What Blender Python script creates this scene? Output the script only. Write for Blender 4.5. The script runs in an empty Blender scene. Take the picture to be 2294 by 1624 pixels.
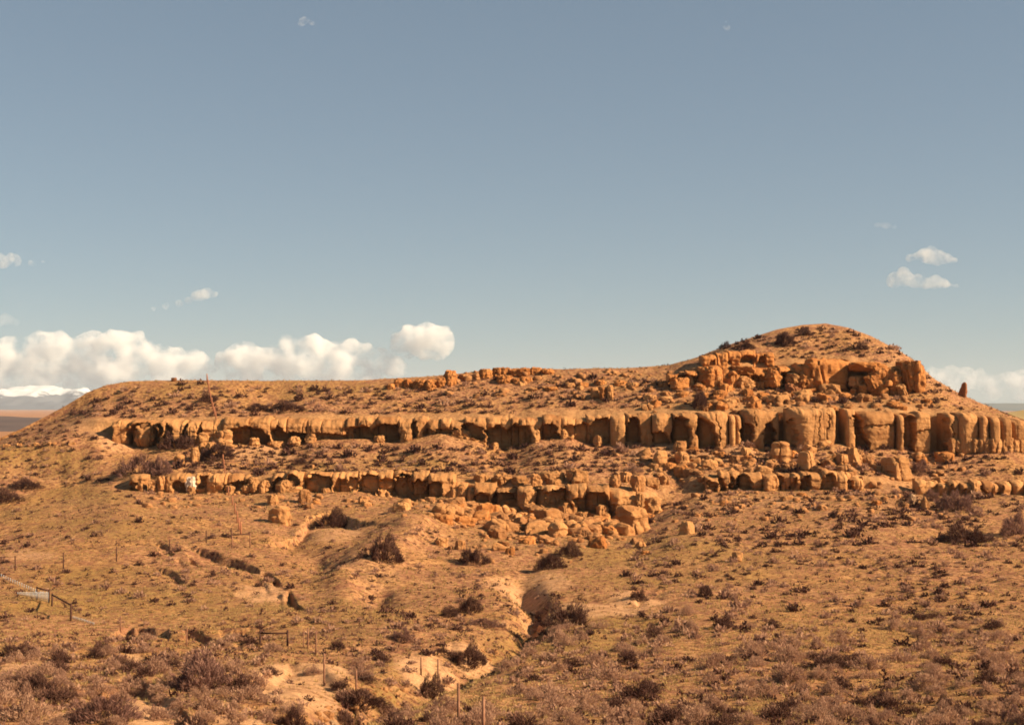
import bpy, math, random
import numpy as np
R = math.radians

# ------------------------------------------------------------------ camera, sky, sun, exposure
sc = bpy.context.scene
FW, HZ, CX = 3186.0, 912.0, 1147.0          # focal length, horizon row and centre column of a 2294 x 1624 picture
cam = bpy.data.cameras.new('camera'); camo = bpy.data.objects.new('camera', cam)
sc.collection.objects.link(camo); sc.camera = camo
cam.sensor_width = 36.0; cam.lens = 36.0 * FW / 2294.0
cam.clip_start = 0.3; cam.clip_end = 90000.0
camo.location = (0, 0, 0); camo.rotation_euler = (R(90), 0, 0)
cam.shift_y = (HZ - 812.0) / 2294.0

SUN_EL, SUN_AZ = 31.0, 14.0                 # azimuth: degrees from +X (right) towards the camera side
world = bpy.data.worlds.new('World'); sc.world = world; world.use_nodes = True
wn, wl = world.node_tree.nodes, world.node_tree.links
wn.clear()
sky = wn.new('ShaderNodeTexSky'); sky.sky_type = 'NISHITA'; sky.sun_disc = False
sky.sun_elevation = R(SUN_EL); sky.sun_rotation = R(90 + SUN_AZ)
sky.altitude = 1500; sky.air_density = 0.85; sky.dust_density = 1.1; sky.ozone_density = 1.0
hs = wn.new('ShaderNodeGamma'); hs.inputs['Gamma'].default_value = 0.6
tint = wn.new('ShaderNodeMix'); tint.data_type = 'RGBA'; tint.blend_type = 'MULTIPLY'
tint.inputs[0].default_value = 1.0; tint.inputs[7].default_value = (0.98, 1.02, 0.98, 1)
bg = wn.new('ShaderNodeBackground'); bg.inputs[1].default_value = 0.082
wo = wn.new('ShaderNodeOutputWorld')
wl.new(sky.outputs[0], hs.inputs['Color']); wl.new(hs.outputs[0], tint.inputs[6])
wl.new(tint.outputs[2], bg.inputs[0]); wl.new(bg.outputs[0], wo.inputs[0])

sun = bpy.data.lights.new('sun', 'SUN'); sun.energy = 5.0; sun.angle = R(0.53); sun.color = (1.0, 0.80, 0.55)
suno = bpy.data.objects.new('sun', sun); sc.collection.objects.link(suno)
suno.rotation_euler = (R(90 - SUN_EL), 0, R(90 - SUN_AZ)); suno.location = (60, -20, 60)
sc.view_settings.view_transform = 'Standard'; sc.view_settings.look = 'None'
sc.view_settings.exposure = 1.06; sc.view_settings.gamma = 1.0
cy = sc.cycles
cy.max_bounces = 8; cy.diffuse_bounces = 1; cy.glossy_bounces = 2; cy.transmission_bounces = 3
cy.volume_bounces = 14; cy.use_denoising = True; cy.filter_width = 1.8; cy.transparent_max_bounces = 8

C = sc.collection
rng = np.random.default_rng(7)

# ------------------------------------------------------------------ noise and mesh helpers
def _hash(ix, iy, iz, s):
    h = (ix * 374761393 + iy * 668265263 + iz * 2147483647 + s * 1274126177) & 0xFFFFFFFF
    h = ((h ^ (h >> 13)) * 1103515245) & 0xFFFFFFFF
    h = ((h ^ (h >> 15)) * 2246822519) & 0xFFFFFFFF
    return ((h ^ (h >> 16)) & 0xFFFF) / 32767.5 - 1.0
def vnoise(p, seed=0):
    p = np.asarray(p, float); i = np.floor(p).astype(np.int64); f = p - i; f = f * f * f * (f * (f * 6 - 15) + 10)
    r = 0
    for a in (0, 1):
        wa = f[..., 0] if a else 1 - f[..., 0]
        for b in (0, 1):
            wb = f[..., 1] if b else 1 - f[..., 1]
            for c in (0, 1):
                wc = f[..., 2] if c else 1 - f[..., 2]
                r = r + wa * wb * wc * _hash(i[..., 0] + a, i[..., 1] + b, i[..., 2] + c, seed)
    return r
def fbm(p, octv=4, seed=0, gain=0.5):
    p = np.asarray(p, float); r = 0; a = 1.0
    for k in range(octv):
        r = r + a * vnoise(p * (2.03 ** k), seed + 17 * k); a *= gain
    return r
def sstep(a, b, x):
    t = np.clip((x - a) / (b - a), 0, 1); return t * t * (3 - 2 * t)

def mesh_np(name, V, F, mats=(), smooth=False):
    """V (n,3), F (m,k) with k = 3 or 4"""
    me = bpy.data.meshes.new(name); V = np.asarray(V, np.float32); F = np.asarray(F, np.int32); k = F.shape[1]
    me.vertices.add(len(V)); me.vertices.foreach_set('co', V.ravel())
    me.loops.add(F.size); me.loops.foreach_set('vertex_index', F.ravel())
    me.polygons.add(len(F))
    me.polygons.foreach_set('loop_start', np.arange(0, F.size, k, dtype=np.int32))
    me.polygons.foreach_set('loop_total', np.full(len(F), k, np.int32))
    if smooth: me.polygons.foreach_set('use_smooth', np.ones(len(F), bool))
    me.update(calc_edges=True)
    for m in mats: me.materials.append(m)
    return me
def link(name, me, parent=None, loc=(0, 0, 0), rot=(0, 0, 0), scale=(1, 1, 1)):
    o = bpy.data.objects.new(name, me); C.objects.link(o); o.parent = parent
    o.location = loc; o.rotation_euler = rot; o.scale = scale; return o
def tag(o, label, cat, group=None, kind=None):
    o['label'] = label
    if cat: o['category'] = cat
    if group: o['group'] = group
    if kind: o['kind'] = kind
    return o
def struct(o, label=None):
    o['kind'] = 'structure'
    if label: o['label'] = label
    return o
def tube(p0, p1, r0, r1, n=6):
    p0 = np.array(p0, float); p1 = np.array(p1, float); d = p1 - p0; d /= np.linalg.norm(d)
    a = np.cross(d, [0.3, 0.9, 0.1]); a /= np.linalg.norm(a); b = np.cross(d, a)
    V = []
    for c, r in ((p0, r0), (p1, r1)):
        for k in range(n):
            t = 2 * math.pi * k / n; V.append(c + r * (math.cos(t) * a + math.sin(t) * b))
    F = [(k, (k + 1) % n, n + (k + 1) % n) for k in range(n)] + [(k, n + (k + 1) % n, n + k) for k in range(n)]
    V.append(p0); V.append(p1)
    F += [((k + 1) % n, k, 2 * n) for k in range(n)] + [(n + k, n + (k + 1) % n, 2 * n + 1) for k in range(n)]
    return np.array(V), np.array(F)
def joinVF(parts):
    V = []; F = []; o = 0
    for v, f in parts: V.append(v); F.append(np.asarray(f) + o); o += len(v)
    return np.concatenate(V), np.concatenate(F)

# ------------------------------------------------------------------ materials
def nodes(name):
    m = bpy.data.materials.new(name); m.use_nodes = True; n, l = m.node_tree.nodes, m.node_tree.links
    b = n['Principled BSDF']; b.inputs['Roughness'].default_value = 0.95; b.inputs['Specular IOR Level'].default_value = 0.08
    return m, n, l, b
def noise(n, l, vec, scale, detail=4, rough=0.55, lac=2.0):
    t = n.new('ShaderNodeTexNoise'); t.inputs['Scale'].default_value = scale; t.inputs['Detail'].default_value = detail
    t.inputs['Roughness'].default_value = rough; l.new(vec, t.inputs['Vector']); return t.outputs['Fac']
def ramp(n, l, fac, *stops):
    r = n.new('ShaderNodeValToRGB'); e = r.color_ramp.elements
    while len(e) < len(stops): e.new(0.5)
    for k, (p, c) in enumerate(stops):
        e[k].position = p; e[k].color = c if len(c) == 4 else (*c, 1)
    l.new(fac, r.inputs[0]); return r.outputs[0]
def mix(n, l, fac, a, b, mode='MIX'):
    m = n.new('ShaderNodeMix'); m.data_type = 'RGBA'; m.blend_type = mode
    for s, v in ((0, fac), (6, a), (7, b)):
        if hasattr(v, 'is_linked'): l.new(v, m.inputs[s])
        elif s == 0: m.inputs[0].default_value = v
        else: m.inputs[s].default_value = (*v, 1)
    return m.outputs[2]
def math_(n, l, op, a, b=0.0, clamp=False):
    m = n.new('ShaderNodeMath'); m.operation = op; m.use_clamp = clamp
    for s, v in ((0, a), (1, b)):
        if hasattr(v, 'is_linked'): l.new(v, m.inputs[s])
        else: m.inputs[s].default_value = v
    return m.outputs[0]
def bump(n, l, b, h, strength, dist):
    bp = n.new('ShaderNodeBump'); bp.inputs['Strength'].default_value = strength; bp.inputs['Distance'].default_value = dist
    l.new(h, bp.inputs['Height']); l.new(bp.outputs[0], b.inputs['Normal'])
def pos(n):
    return n.new('ShaderNodeNewGeometry').outputs['Position']
def mapped(n, l, vec, sc3):
    m = n.new('ShaderNodeMapping'); m.inputs['Scale'].default_value = sc3; l.new(vec, m.inputs[0]); return m.outputs[0]

def sandstone(name, light, mid, dark, stain):
    light, mid, dark, stain = [tuple(k_ * q for k_, q in zip((0.86, 0.74, 0.66), c)) for c in (light, mid, dark, stain)]
    m, n, l, b = nodes(name); p = pos(n)
    big = noise(n, l, p, 0.35, 3); med = noise(n, l, p, 1.6, 5, 0.6)
    strata = noise(n, l, mapped(n, l, p, (0.18, 0.18, 2.4)), 1.0, 4, 0.6)
    col = ramp(n, l, med, (0.3, mid), (0.62, light))
    col = mix(n, l, math_(n, l, 'MULTIPLY', ramp(n, l, strata, (0.42, (0, 0, 0)), (0.62, (1, 1, 1))), 0.55), col, mid)
    col = mix(n, l, ramp(n, l, big, (0.5, (0, 0, 0)), (0.72, (0.75, 0.75, 0.75))), col, dark)
    streak = noise(n, l, mapped(n, l, p, (1.3, 1.3, 0.16)), 1.0, 5, 0.65)
    col = mix(n, l, ramp(n, l, streak, (0.56, (0, 0, 0)), (0.72, (0.6, 0.6, 0.6))), col, stain)
    oi = n.new('ShaderNodeObjectInfo').outputs['Random']
    col = mix(n, l, 0.85, col, ramp(n, l, oi, (0, (0.70, 0.66, 0.62)), (1, (1.10, 1.08, 1.04))), 'MULTIPLY')
    l.new(col, b.inputs['Base Color'])
    fine = noise(n, l, p, 3.2, 7, 0.68)
    h = math_(n, l, 'ADD', fine, math_(n, l, 'MULTIPLY', strata, 0.9))
    bump(n, l, b, h, 0.8, 0.22)
    return m
M_ROCK = sandstone('sandstone', (0.60, 0.355, 0.165), (0.52, 0.285, 0.12), (0.42, 0.205, 0.085), (0.30, 0.135, 0.06))
M_ORANGE = sandstone('orange_sandstone', (0.58, 0.29, 0.11), (0.48, 0.22, 0.075), (0.38, 0.15, 0.045), (0.25, 0.09, 0.035))
M_RED = sandstone('reddish_sandstone', (0.40, 0.20, 0.10), (0.33, 0.15, 0.075), (0.24, 0.10, 0.05), (0.15, 0.06, 0.03))
M_PALE = sandstone('pale_sandstone', (0.66, 0.50, 0.34), (0.58, 0.42, 0.27), (0.46, 0.31, 0.18), (0.34, 0.21, 0.12))
M_RUBBLE = sandstone('talus_sandstone', (0.47, 0.27, 0.13), (0.39, 0.205, 0.09), (0.30, 0.145, 0.065), (0.21, 0.095, 0.045))
M_WHITE = sandstone('whitened_sandstone', (0.80, 0.74, 0.64), (0.74, 0.66, 0.55), (0.60, 0.48, 0.35), (0.45, 0.32, 0.2))

def ground_material():
    m, n, l, b = nodes('ground_soil'); p = pos(n)
    a = n.new('ShaderNodeAttribute'); a.attribute_name = 'cover'
    sep = n.new('ShaderNodeSeparateColor'); l.new(a.outputs['Color'], sep.inputs[0])
    clay, green, rock = sep.outputs[0], sep.outputs[1], sep.outputs[2]
    n1 = noise(n, l, p, 0.08, 4, 0.6); n2 = noise(n, l, p, 0.5, 6, 0.72); n3 = noise(n, l, p, 1.9, 3, 0.62); n4 = noise(n, l, p, 4.5, 3, 0.6)
    soil = ramp(n, l, n3, (0.36, (0.11, 0.048, 0.028)), (0.46, (0.36, 0.195, 0.095)), (0.64, (0.53, 0.32, 0.16)))
    straw = ramp(n, l, n3, (0.36, (0.14, 0.07, 0.032)), (0.47, (0.39, 0.22, 0.085)), (0.64, (0.54, 0.325, 0.13)))
    col = mix(n, l, ramp(n, l, n1, (0.42, (0, 0, 0)), (0.62, (0.8, 0.8, 0.8))), soil, straw)
    mauve = ramp(n, l, n2, (0.46, (0, 0, 0)), (0.64, (0.75, 0.75, 0.75)))
    col = mix(n, l, mauve, col, (0.25, 0.115, 0.075))
    gm = math_(n, l, 'MULTIPLY', green, ramp(n, l, n3, (0.36, (0, 0, 0)), (0.56, (1, 1, 1))))
    col = mix(n, l, gm, col, (0.30, 0.205, 0.065))
    clayc = ramp(n, l, n3, (0.3, (0.50, 0.30, 0.16)), (0.7, (0.68, 0.44, 0.24)))
    col = mix(n, l, math_(n, l, 'MULTIPLY', clay, ramp(n, l, n2, (0.36, (0.25, 0.25, 0.25)), (0.52, (1, 1, 1)))), col, clayc)
    rk = ramp(n, l, n3, (0.3, (0.36, 0.20, 0.09)), (0.7, (0.48, 0.30, 0.14)))
    col = mix(n, l, rock, col, rk)
    col = mix(n, l, ramp(n, l, n4, (0.62, (0, 0, 0)), (0.72, (0.7, 0.7, 0.7))), col, (0.13, 0.06, 0.04))
    col = mix(n, l, 1.0, col, (1.0, 0.86, 0.78), 'MULTIPLY')
    l.new(col, b.inputs['Base Color'])
    f1 = noise(n, l, p, 2.5, 8, 0.72)
    bump(n, l, b, f1, 0.9, 0.30)
    return m
M_GROUND = ground_material()

def plant_material(name, stops, trans=0.32):
    m, n, l, b = nodes(name)
    a = n.new('ShaderNodeAttribute'); a.attribute_name = 'tone'
    oi = n.new('ShaderNodeObjectInfo').outputs['Random']
    t = math_(n, l, 'ADD', math_(n, l, 'MULTIPLY', a.outputs['Fac'], 0.75), math_(n, l, 'MULTIPLY', oi, 0.25))
    cr = ramp(n, l, t, *stops); l.new(cr, b.inputs['Base Color'])
    tr = n.new('ShaderNodeBsdfTranslucent'); l.new(cr, tr.inputs['Color']); ms = n.new('ShaderNodeMixShader'); ms.inputs[0].default_value = trans
    l.new(b.outputs[0], ms.inputs[1]); l.new(tr.outputs[0], ms.inputs[2]); l.new(ms.outputs[0], n['Material Output'].inputs['Surface'])
    return m
M_SAGE = plant_material('sagebrush_twigs', ((0.0, (0.24, 0.12, 0.085)), (0.5, (0.42, 0.235, 0.15)), (1.0, (0.58, 0.345, 0.205))))
M_DARKBUSH = plant_material('dark_shrub_twigs', ((0.0, (0.05, 0.02, 0.017)), (0.5, (0.11, 0.05, 0.036)), (1.0, (0.22, 0.115, 0.075))), 0.10)
M_MAUVE = plant_material('mauve_shrub_twigs', ((0.0, (0.12, 0.055, 0.045)), (0.5, (0.24, 0.12, 0.09)), (1.0, (0.38, 0.21, 0.145))), 0.2)
M_GRASS = plant_material('dry_grass', ((0.0, (0.25, 0.195, 0.07)), (0.35, (0.40, 0.26, 0.10)), (0.65, (0.49, 0.305, 0.13)), (0.82, (0.30, 0.155, 0.09)), (1.0, (0.20, 0.095, 0.06))))
def flat(name, c, c2, scale):
    m, n, l, b = nodes(name); p = pos(n)
    l.new(ramp(n, l, noise(n, l, p, scale, 5, 0.65), (0.35, c), (0.65, c2)), b.inputs['Base Color']); return m
M_POST = flat('weathered_post_wood', (0.16, 0.07, 0.04), (0.30, 0.15, 0.09), 5.0)
M_RUSTPOST = flat('rusty_steel_post', (0.26, 0.09, 0.045), (0.40, 0.165, 0.085), 6.0)
M_BRACE = flat('dark_brace_timber', (0.05, 0.022, 0.018), (0.10, 0.045, 0.03), 5.0)
M_LATH = flat('grey_lath', (0.42, 0.42, 0.42), (0.60, 0.60, 0.59), 6.0)
M_WIRE = flat('fence_wire', (0.14, 0.10, 0.08), (0.22, 0.16, 0.12), 6.0)

# ------------------------------------------------------------------ the terrain
def crv(*pts):
    xs = [p[0] for p in pts]; ys = [p[1] for p in pts]
    return lambda x: np.interp(x, xs, ys)
def px(x, v, Y):                                # picture column, row and distance -> a point in the place
    return np.array([(x - CX) * Y / FW, Y, (HZ - v) * Y / FW])

SKY_V = crv((-600, 1090), (-250, 1045), (0, 982), (50, 960), (100, 934), (150, 906), (195, 878), (240, 860), (290, 852.5), (350, 852), (600, 853), (800, 850),
            (950, 845), (1020, 838), (1080, 829), (1180, 823), (1260, 827), (1400, 825), (1500, 818), (1560, 801), (1640, 769), (1740, 737), (1800, 728),
            (1850, 725), (1900, 734), (1950, 752), (2010, 783), (2055, 812), (2090, 846), (2150, 880), (2200, 905), (2294, 941), (2500, 985), (2900, 1050))
SKY_Y = crv((-600, 225), (0, 238), (300, 247), (1400, 252), (1850, 268), (2100, 252), (2294, 233), (2900, 215))
U8_V = crv((-600, 1120), (0, 1012), (150, 985), (215, 976), (240, 976), (300, 996), (400, 988), (490, 987), (530, 997), (590, 992), (640, 1001), (720, 988), (800, 985), (880, 992),
           (930, 978), (1000, 968), (1050, 975), (1130, 1008), (1200, 985), (1270, 976), (1330, 992), (1400, 993), (1480, 993), (1560, 1006), (1600, 1006), (1650, 990),
           (1700, 997), (1800, 997), (1870, 991), (1930, 997), (2010, 1003), (2100, 1010), (2200, 1006), (2294, 1003), (2900, 1110))
U9_V = crv((-600, 1112), (0, 1003), (150, 962), (230, 944), (300, 943), (600, 940), (1000, 940), (1200, 936), (1400, 930), (1600, 925), (1750, 920), (1880, 917), (2000, 922),
           (2150, 927), (2230, 935), (2294, 946), (2900, 1062))
U8_Y = crv((-600, 212), (0, 218), (250, 221), (600, 223), (1000, 224), (1400, 223), (1700, 221), (1900, 220), (2150, 221), (2300, 223), (2900, 206))
LEDGE_U = crv((150, 0), (240, 1), (2300, 1), (2600, 0.3))
L6_V = crv((-600, 1240), (0, 1140), (250, 1095), (290, 1095), (400, 1100), (600, 1101), (700, 1107), (800, 1103), (900, 1108), (960, 1128), (1050, 1135), (1120, 1142), (1250, 1150),
           (1330, 1160), (1430, 1160), (1500, 1128), (1560, 1106), (1640, 1097), (1850, 1098), (1960, 1100), (2100, 1112), (2294, 1110), (2900, 1200))
L7_V = crv((-600, 1215), (0, 1112), (250, 1068), (400, 1065), (600, 1064), (900, 1062), (960, 1066), (1030, 1082), (1100, 1092), (1250, 1092), (1400, 1098), (1470, 1100), (1540, 1075), (1600, 1062),
           (1850, 1060), (1960, 1072), (2100, 1080), (2294, 1083), (2900, 1170))
L6_Y = crv((-600, 190), (0, 196), (400, 202), (900, 203), (1200, 199), (1420, 197), (1600, 204), (2000, 204), (2294, 203), (2900, 190))
LEDGE_L = crv((250, 0), (300, 1), (1440, 1), (1520, 0.1), (1580, 1), (1950, 1), (2000, 0.4), (2294, 0.5))
LA_V = crv((-600, 1106), (0, 997), (200, 925), (300, 915), (600, 910), (1000, 900), (1200, 893), (1400, 885), (1540, 872), (1620, 866), (1750, 872), (1850, 876), (1920, 884), (2000, 878), (2050, 872), (2100, 884), (2150, 905), (2230, 928), (2294, 944.5), (2900, 1058))
LB_V = crv((-600, 1100), (0, 990), (200, 898), (300, 880), (600, 878), (1000, 868), (1200, 855), (1400, 850), (1540, 832), (1620, 822), (1800, 818), (1900, 816), (2000, 822), (2050, 834), (2100, 862), (2150, 892), (2230, 921), (2294, 943), (2900, 1054))
LEDGE_C = crv((1500, 0), (1560, 1), (2030, 1), (2080, 0))

def build_lines(x):
    """for each column x: the distance and the height of every profile line, near to far"""
    o = np.ones_like(x); w1 = fbm(np.stack([x / 130, 0 * x, 0 * x], -1), 3, 3); w2 = fbm(np.stack([x / 110, 0 * x + 9, 0 * x], -1), 3, 5)
    Ls = []
    def add(Y, v): Ls.append((Y, (HZ - v) * Y / FW))
    def addz(Y, z): Ls.append((Y, z))
    addz(2.0 * o, -1.75 * o); addz(12 * o, -4.0 * o); addz(30 * o, -8.3 * o)
    add(44 * o, 1624 * o); add(70 * o, 1500 * o); add(98 * o, 1400 * o)
    add(128 * o, 1300 * o); add(163 * o, (1300 + L6_V(x)) / 2 * o - 12)
    y6 = L6_Y(x) + 1.2 * w2; v6, v7 = L6_V(x), L7_V(x); s = LEDGE_L(x)
    add(y6, v6)
    yb = y6 + 2.2; z6 = (HZ - v6) * y6 / FW; y7 = y6 + 2.7 + 5 * (1 - s); z7 = (HZ - v7) * y7 / FW
    addz(yb, z6 + (z7 - z6) * (0.04 * s + 0.45 * (1 - s))); addz(y7, z7)
    y8 = U8_Y(x) + 1.3 * w1; v8, v9 = U8_V(x), U9_V(x); s = LEDGE_U(x)
    add((y7 + y8) / 2, (v7 + v8) / 2 + 4)
    add(y8, v8)
    yb = y8 + 3.8; z8 = (HZ - v8) * y8 / FW; y9 = y8 + 4.2 + 4 * (1 - s); z9 = (HZ - v9) * y9 / FW
    addz(yb, z8 + (z9 - z8) * (0.04 * s + 0.45 * (1 - s))); addz(y9, z9)
    ys = SKY_Y(x); zs = (HZ - SKY_V(x)) * ys / FW; sC = LEDGE_C(x)
    ya = y9 + (ys - y9) * 0.36; za = (HZ - LA_V(x)) * ya / FW
    addz(ya, za)
    yb = ya + 2.6; yB = ya + 3.2 + 5 * (1 - sC); zB = (HZ - LB_V(x)) * yB / FW
    addz(yb, za + (zB - za) * (0.08 * sC + 0.35 * (1 - sC))); addz(yB, zB)
    addz((yB + ys) / 2 , (zB + zs) / 2 + 0.04 * (ys - yB))
    addz(ys, zs)
    addz(ys + 9, zs - 0.5); addz(ys + 35, np.minimum(zs - 6, -4)); addz(ys + 110, -20 * o)
    addz(600 * o, -29 * o); addz(1500 * o, -30 * o); addz(5000 * o, -30 * o); addz(21500 * o, -30 * o)
    return Ls
SEG = [10, 14, 24, 80, 76, 66, 64, 66, 7, 10, 34, 34, 7, 12, 34, 7, 12, 24, 28, 8, 8, 8, 6, 6, 5, 5]
xs_in = np.linspace(-20, 2314, 640)
xs = np.concatenate([np.linspace(-600, -24, 60), xs_in, np.linspace(2320, 2900, 60)])
Ls = build_lines(xs)
assert len(SEG) == len(Ls) - 1, (len(SEG), len(Ls))
ROWY, ROWZ, LINE = [], [], []
for k, nseg in enumerate(SEG):
    for j in range(nseg):
        t = j / nseg
        ROWY.append(Ls[k][0] * (1 - t) + Ls[k + 1][0] * t); ROWZ.append(Ls[k][1] * (1 - t) + Ls[k + 1][1] * t); LINE.append(k + t)
ROWY.append(Ls[-1][0]); ROWZ.append(Ls[-1][1]); LINE.append(len(SEG))
GY = np.array(ROWY).T; GZ = np.array(ROWZ).T; LINE = np.array(LINE)           # (columns, rows)
for it in range(3):                                                            # soften the kinks between the lines
    for G in (GZ,):
        Gs = G.copy(); Gs[:, 1:-1] = 0.25 * G[:, :-2] + 0.5 * G[:, 1:-1] + 0.25 * G[:, 2:]; G[:] = Gs
GX = (xs[:, None] - CX) / FW * GY
VB = HZ - FW * GZ / GY                                                         # picture row of the undisturbed sheet
XB = np.repeat(xs[:, None], GY.shape[1], 1)

def polyd(pts, X, V):
    """distance to a polyline and the side (positive = below / right of its direction of travel)"""
    best = np.full(X.shape, 1e9); side = np.zeros(X.shape)
    for (x0, v0), (x1, v1) in zip(pts[:-1], pts[1:]):
        dx, dv = x1 - x0, v1 - v0; L2 = dx * dx + dv * dv
        t = np.clip(((X - x0) * dx + (V - v0) * dv) / L2, 0, 1)
        d = np.hypot(X - x0 - t * dx, V - v0 - t * dv); s = dx * (V - v0) - dv * (X - x0)
        m = d < best; best[m] = d[m]; side[m] = np.sign(s[m])
    return best, side
near = (LINE < 13)[None, :] & (XB > -100) & (XB < 2400)
wob = 9 * fbm(np.stack([XB / 60, VB / 30, 0 * XB], -1), 2, 41) + 0.9 * fbm(np.stack([XB / 11, VB / 7, 0 * XB], -1), 2, 43)
XW, VW = XB + wob, VB + 0.6 * wob
CLAY = np.zeros(GY.shape); GREEN = np.zeros(GY.shape)
def trough(pts, w, depth):
    d, s = polyd(pts, XW, VW); GZ[:] -= np.where(near, depth * np.exp(-(d / w) ** 2), 0); return d
def cutbank(pts, h, decay, edge=3.0, gated=False):
    d, s = polyd(pts, XW, VW); low = s * d                                      # low side: left hand side reversed -> positive
    drop = h * sstep(-edge, edge, low) * np.exp(-np.maximum(low, 0) / decay)
    gate = sstep(-.5, -.15, fbm(np.stack([XB / 34, VB / 22, 0 * XB + 4], -1), 2, 47)) if gated else 1.0
    drop = drop * gate
    GZ[:] -= np.where(near & (d < decay * 4), drop, 0)
# eroded gully edges on the left flat
cutbank([(455, 1238), (520, 1252), (560, 1262), (585, 1285), (612, 1292), (640, 1318), (664, 1346)], 0.95, 17, 2.5, True)
cutbank([(372, 1232), (415, 1243), (455, 1270)], 0.7, 14, 2.5, True)
cutbank([(372, 1283), (392, 1290), (408, 1304)], 0.6, 14)
cutbank([(262, 1408), (300, 1398), (340, 1408), (400, 1412), (460, 1424), (520, 1414)], 0.6, 24, 2.5, True)
# hollow under the lower ledge, the spur with the dark shrub and the wash left of it
cutbank([(655, 1184), (690, 1160), (740, 1148), (795, 1166)], 1.2, 34)
trough([(640, 1200), (700, 1236), (762, 1288), (850, 1330)], 30, 0.8)
d, s = polyd([(985, 1150), (920, 1206), (850, 1250), (775, 1290)], XW, VW)
GZ += np.where(near, 1.7 * np.exp(-(d / 46) ** 2), 0)
# the wash in the foreground
GULLY = [(560, 1700), (700, 1600), (790, 1560), (890, 1528), (985, 1484), (1100, 1446), (1195, 1396), (1205, 1350), (1170, 1310)]
trough(GULLY, 26, 1.3); trough(GULLY, 62, 0.6)
cutbank([(590, 1520), (650, 1496), (720, 1502), (790, 1530)], 0.5, 60, 8)
cutbank([(240, 1545), (300, 1530), (360, 1560), (420, 1600)], 0.45, 50, 8)
cutbank([(1195, 1345), (1300, 1338), (1415, 1346), (1436, 1326), (1470, 1322)], 0.45, 26, 5)
P3 = np.stack([GX, GY, 0 * GX], -1)
amp = np.where(GY < 400, 1.0, 0.0) * np.clip((GY - 10) / 40, 0, 1)
skyw = 1 - 0.75 * sstep(17.5, 19, LINE)[None, :]
GZ += amp * skyw * (0.42 * fbm(P3 / 14, 2, 21) + 0.13 * fbm(P3 / 3.2, 3, 22) + 0.05 * fbm(P3 / 0.9, 2, 23))
GZ += np.where((GY >= 400) & (GY < 15000), 1.5, 0) * fbm(P3 / 120, 3, 25)
# cover masks: bare clay, green flush, exposed rock
def ell(G, x, v, rx, rv, a=1.0):
    q = ((XW - x) / rx) ** 2 + ((VW - v) / rv) ** 2; G[:] = np.maximum(G, a * (1 - sstep(0.45, 1.25, q)))
for e in ((655, 1525, 110, 34), (330, 1585, 75, 34), (560, 1605, 110, 26), (720, 1498, 70, 18), (960, 1468, 75, 22), (1060, 1440, 60, 14), (1310, 1366, 150, 22, .8), (1190, 1300, 100, 30, .7),
          (300, 1478, 22, 34), (40, 1492, 60, 14, .8), (1420, 1345, 70, 14, .8), (580, 1325, 60, 16, .7), (1040, 1590, 40, 20, .7), (60, 1250, 60, 10, .6), (110, 1600, 70, 18, .6), (760, 1600, 90, 30, .5),
          (590, 1012, 80, 22, .55), (1630, 1020, 70, 24, .55), (745, 1180, 80, 26, .5), (270, 990, 60, 22, .5), (250, 960, 120, 20, .4), (1480, 1020, 70, 30, .35), (1700, 1120, 160, 20, .3), (830, 1290, 80, 30, .3)):
    ell(CLAY, *e)
for e in ((1300, 1420, 240, 50, .8), (1700, 1600, 420, 60, .9), (2100, 1580, 260, 60, .7), (130, 1130, 200, 60, .7), (250, 1330, 320, 60, .8), (700, 1380, 260, 60, .6), (1500, 1260, 300, 60, .6), (420, 880, 120, 26, .8),
          (800, 1035, 220, 22, .6), (700, 870, 200, 20, .6), (80, 1035, 160, 40, .7), (900, 1500, 90, 40, .8), (2000, 1420, 340, 70, .5), (1230, 1440, 200, 40, .6), (300, 1180, 160, 40, .6)):
    ell(GREEN, *e)
GREEN *= np.clip(0.65 + 0.6 * fbm(P3 / 9, 2, 31), 0, 1)
L1 = LINE[None, :]
ROCK = np.maximum.reduce([LEDGE_L(XB) * sstep(8.2, 8.9, L1) * (1 - sstep(10.0, 10.25, L1)), LEDGE_U(XB) * sstep(12.2, 12.9, L1) * (1 - sstep(14.05, 14.5, L1)),
                          LEDGE_C(XB) * sstep(15.2, 15.9, L1) * (1 - sstep(17.0, 17.3, L1))])
nc, nr = GY.shape
VG = np.stack([GX, GY, GZ], -1).reshape(-1, 3)
ii = (np.arange(nc - 1)[:, None] * nr + np.arange(nr - 1)[None, :]).ravel()
FG = np.stack([ii, ii + nr, ii + nr + 1, ii + 1], -1)
gme = mesh_np('ground', VG, FG, (M_GROUND,), smooth=True)
ca = gme.color_attributes.new('cover', 'FLOAT_COLOR', 'POINT')
ca.data.foreach_set('color', np.stack([CLAY, GREEN, ROCK, 1 + 0 * ROCK], -1).astype(np.float32).ravel())
struct(link('ground', gme), 'dry sagebrush hillside rising to a flat-topped mesa')

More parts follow.
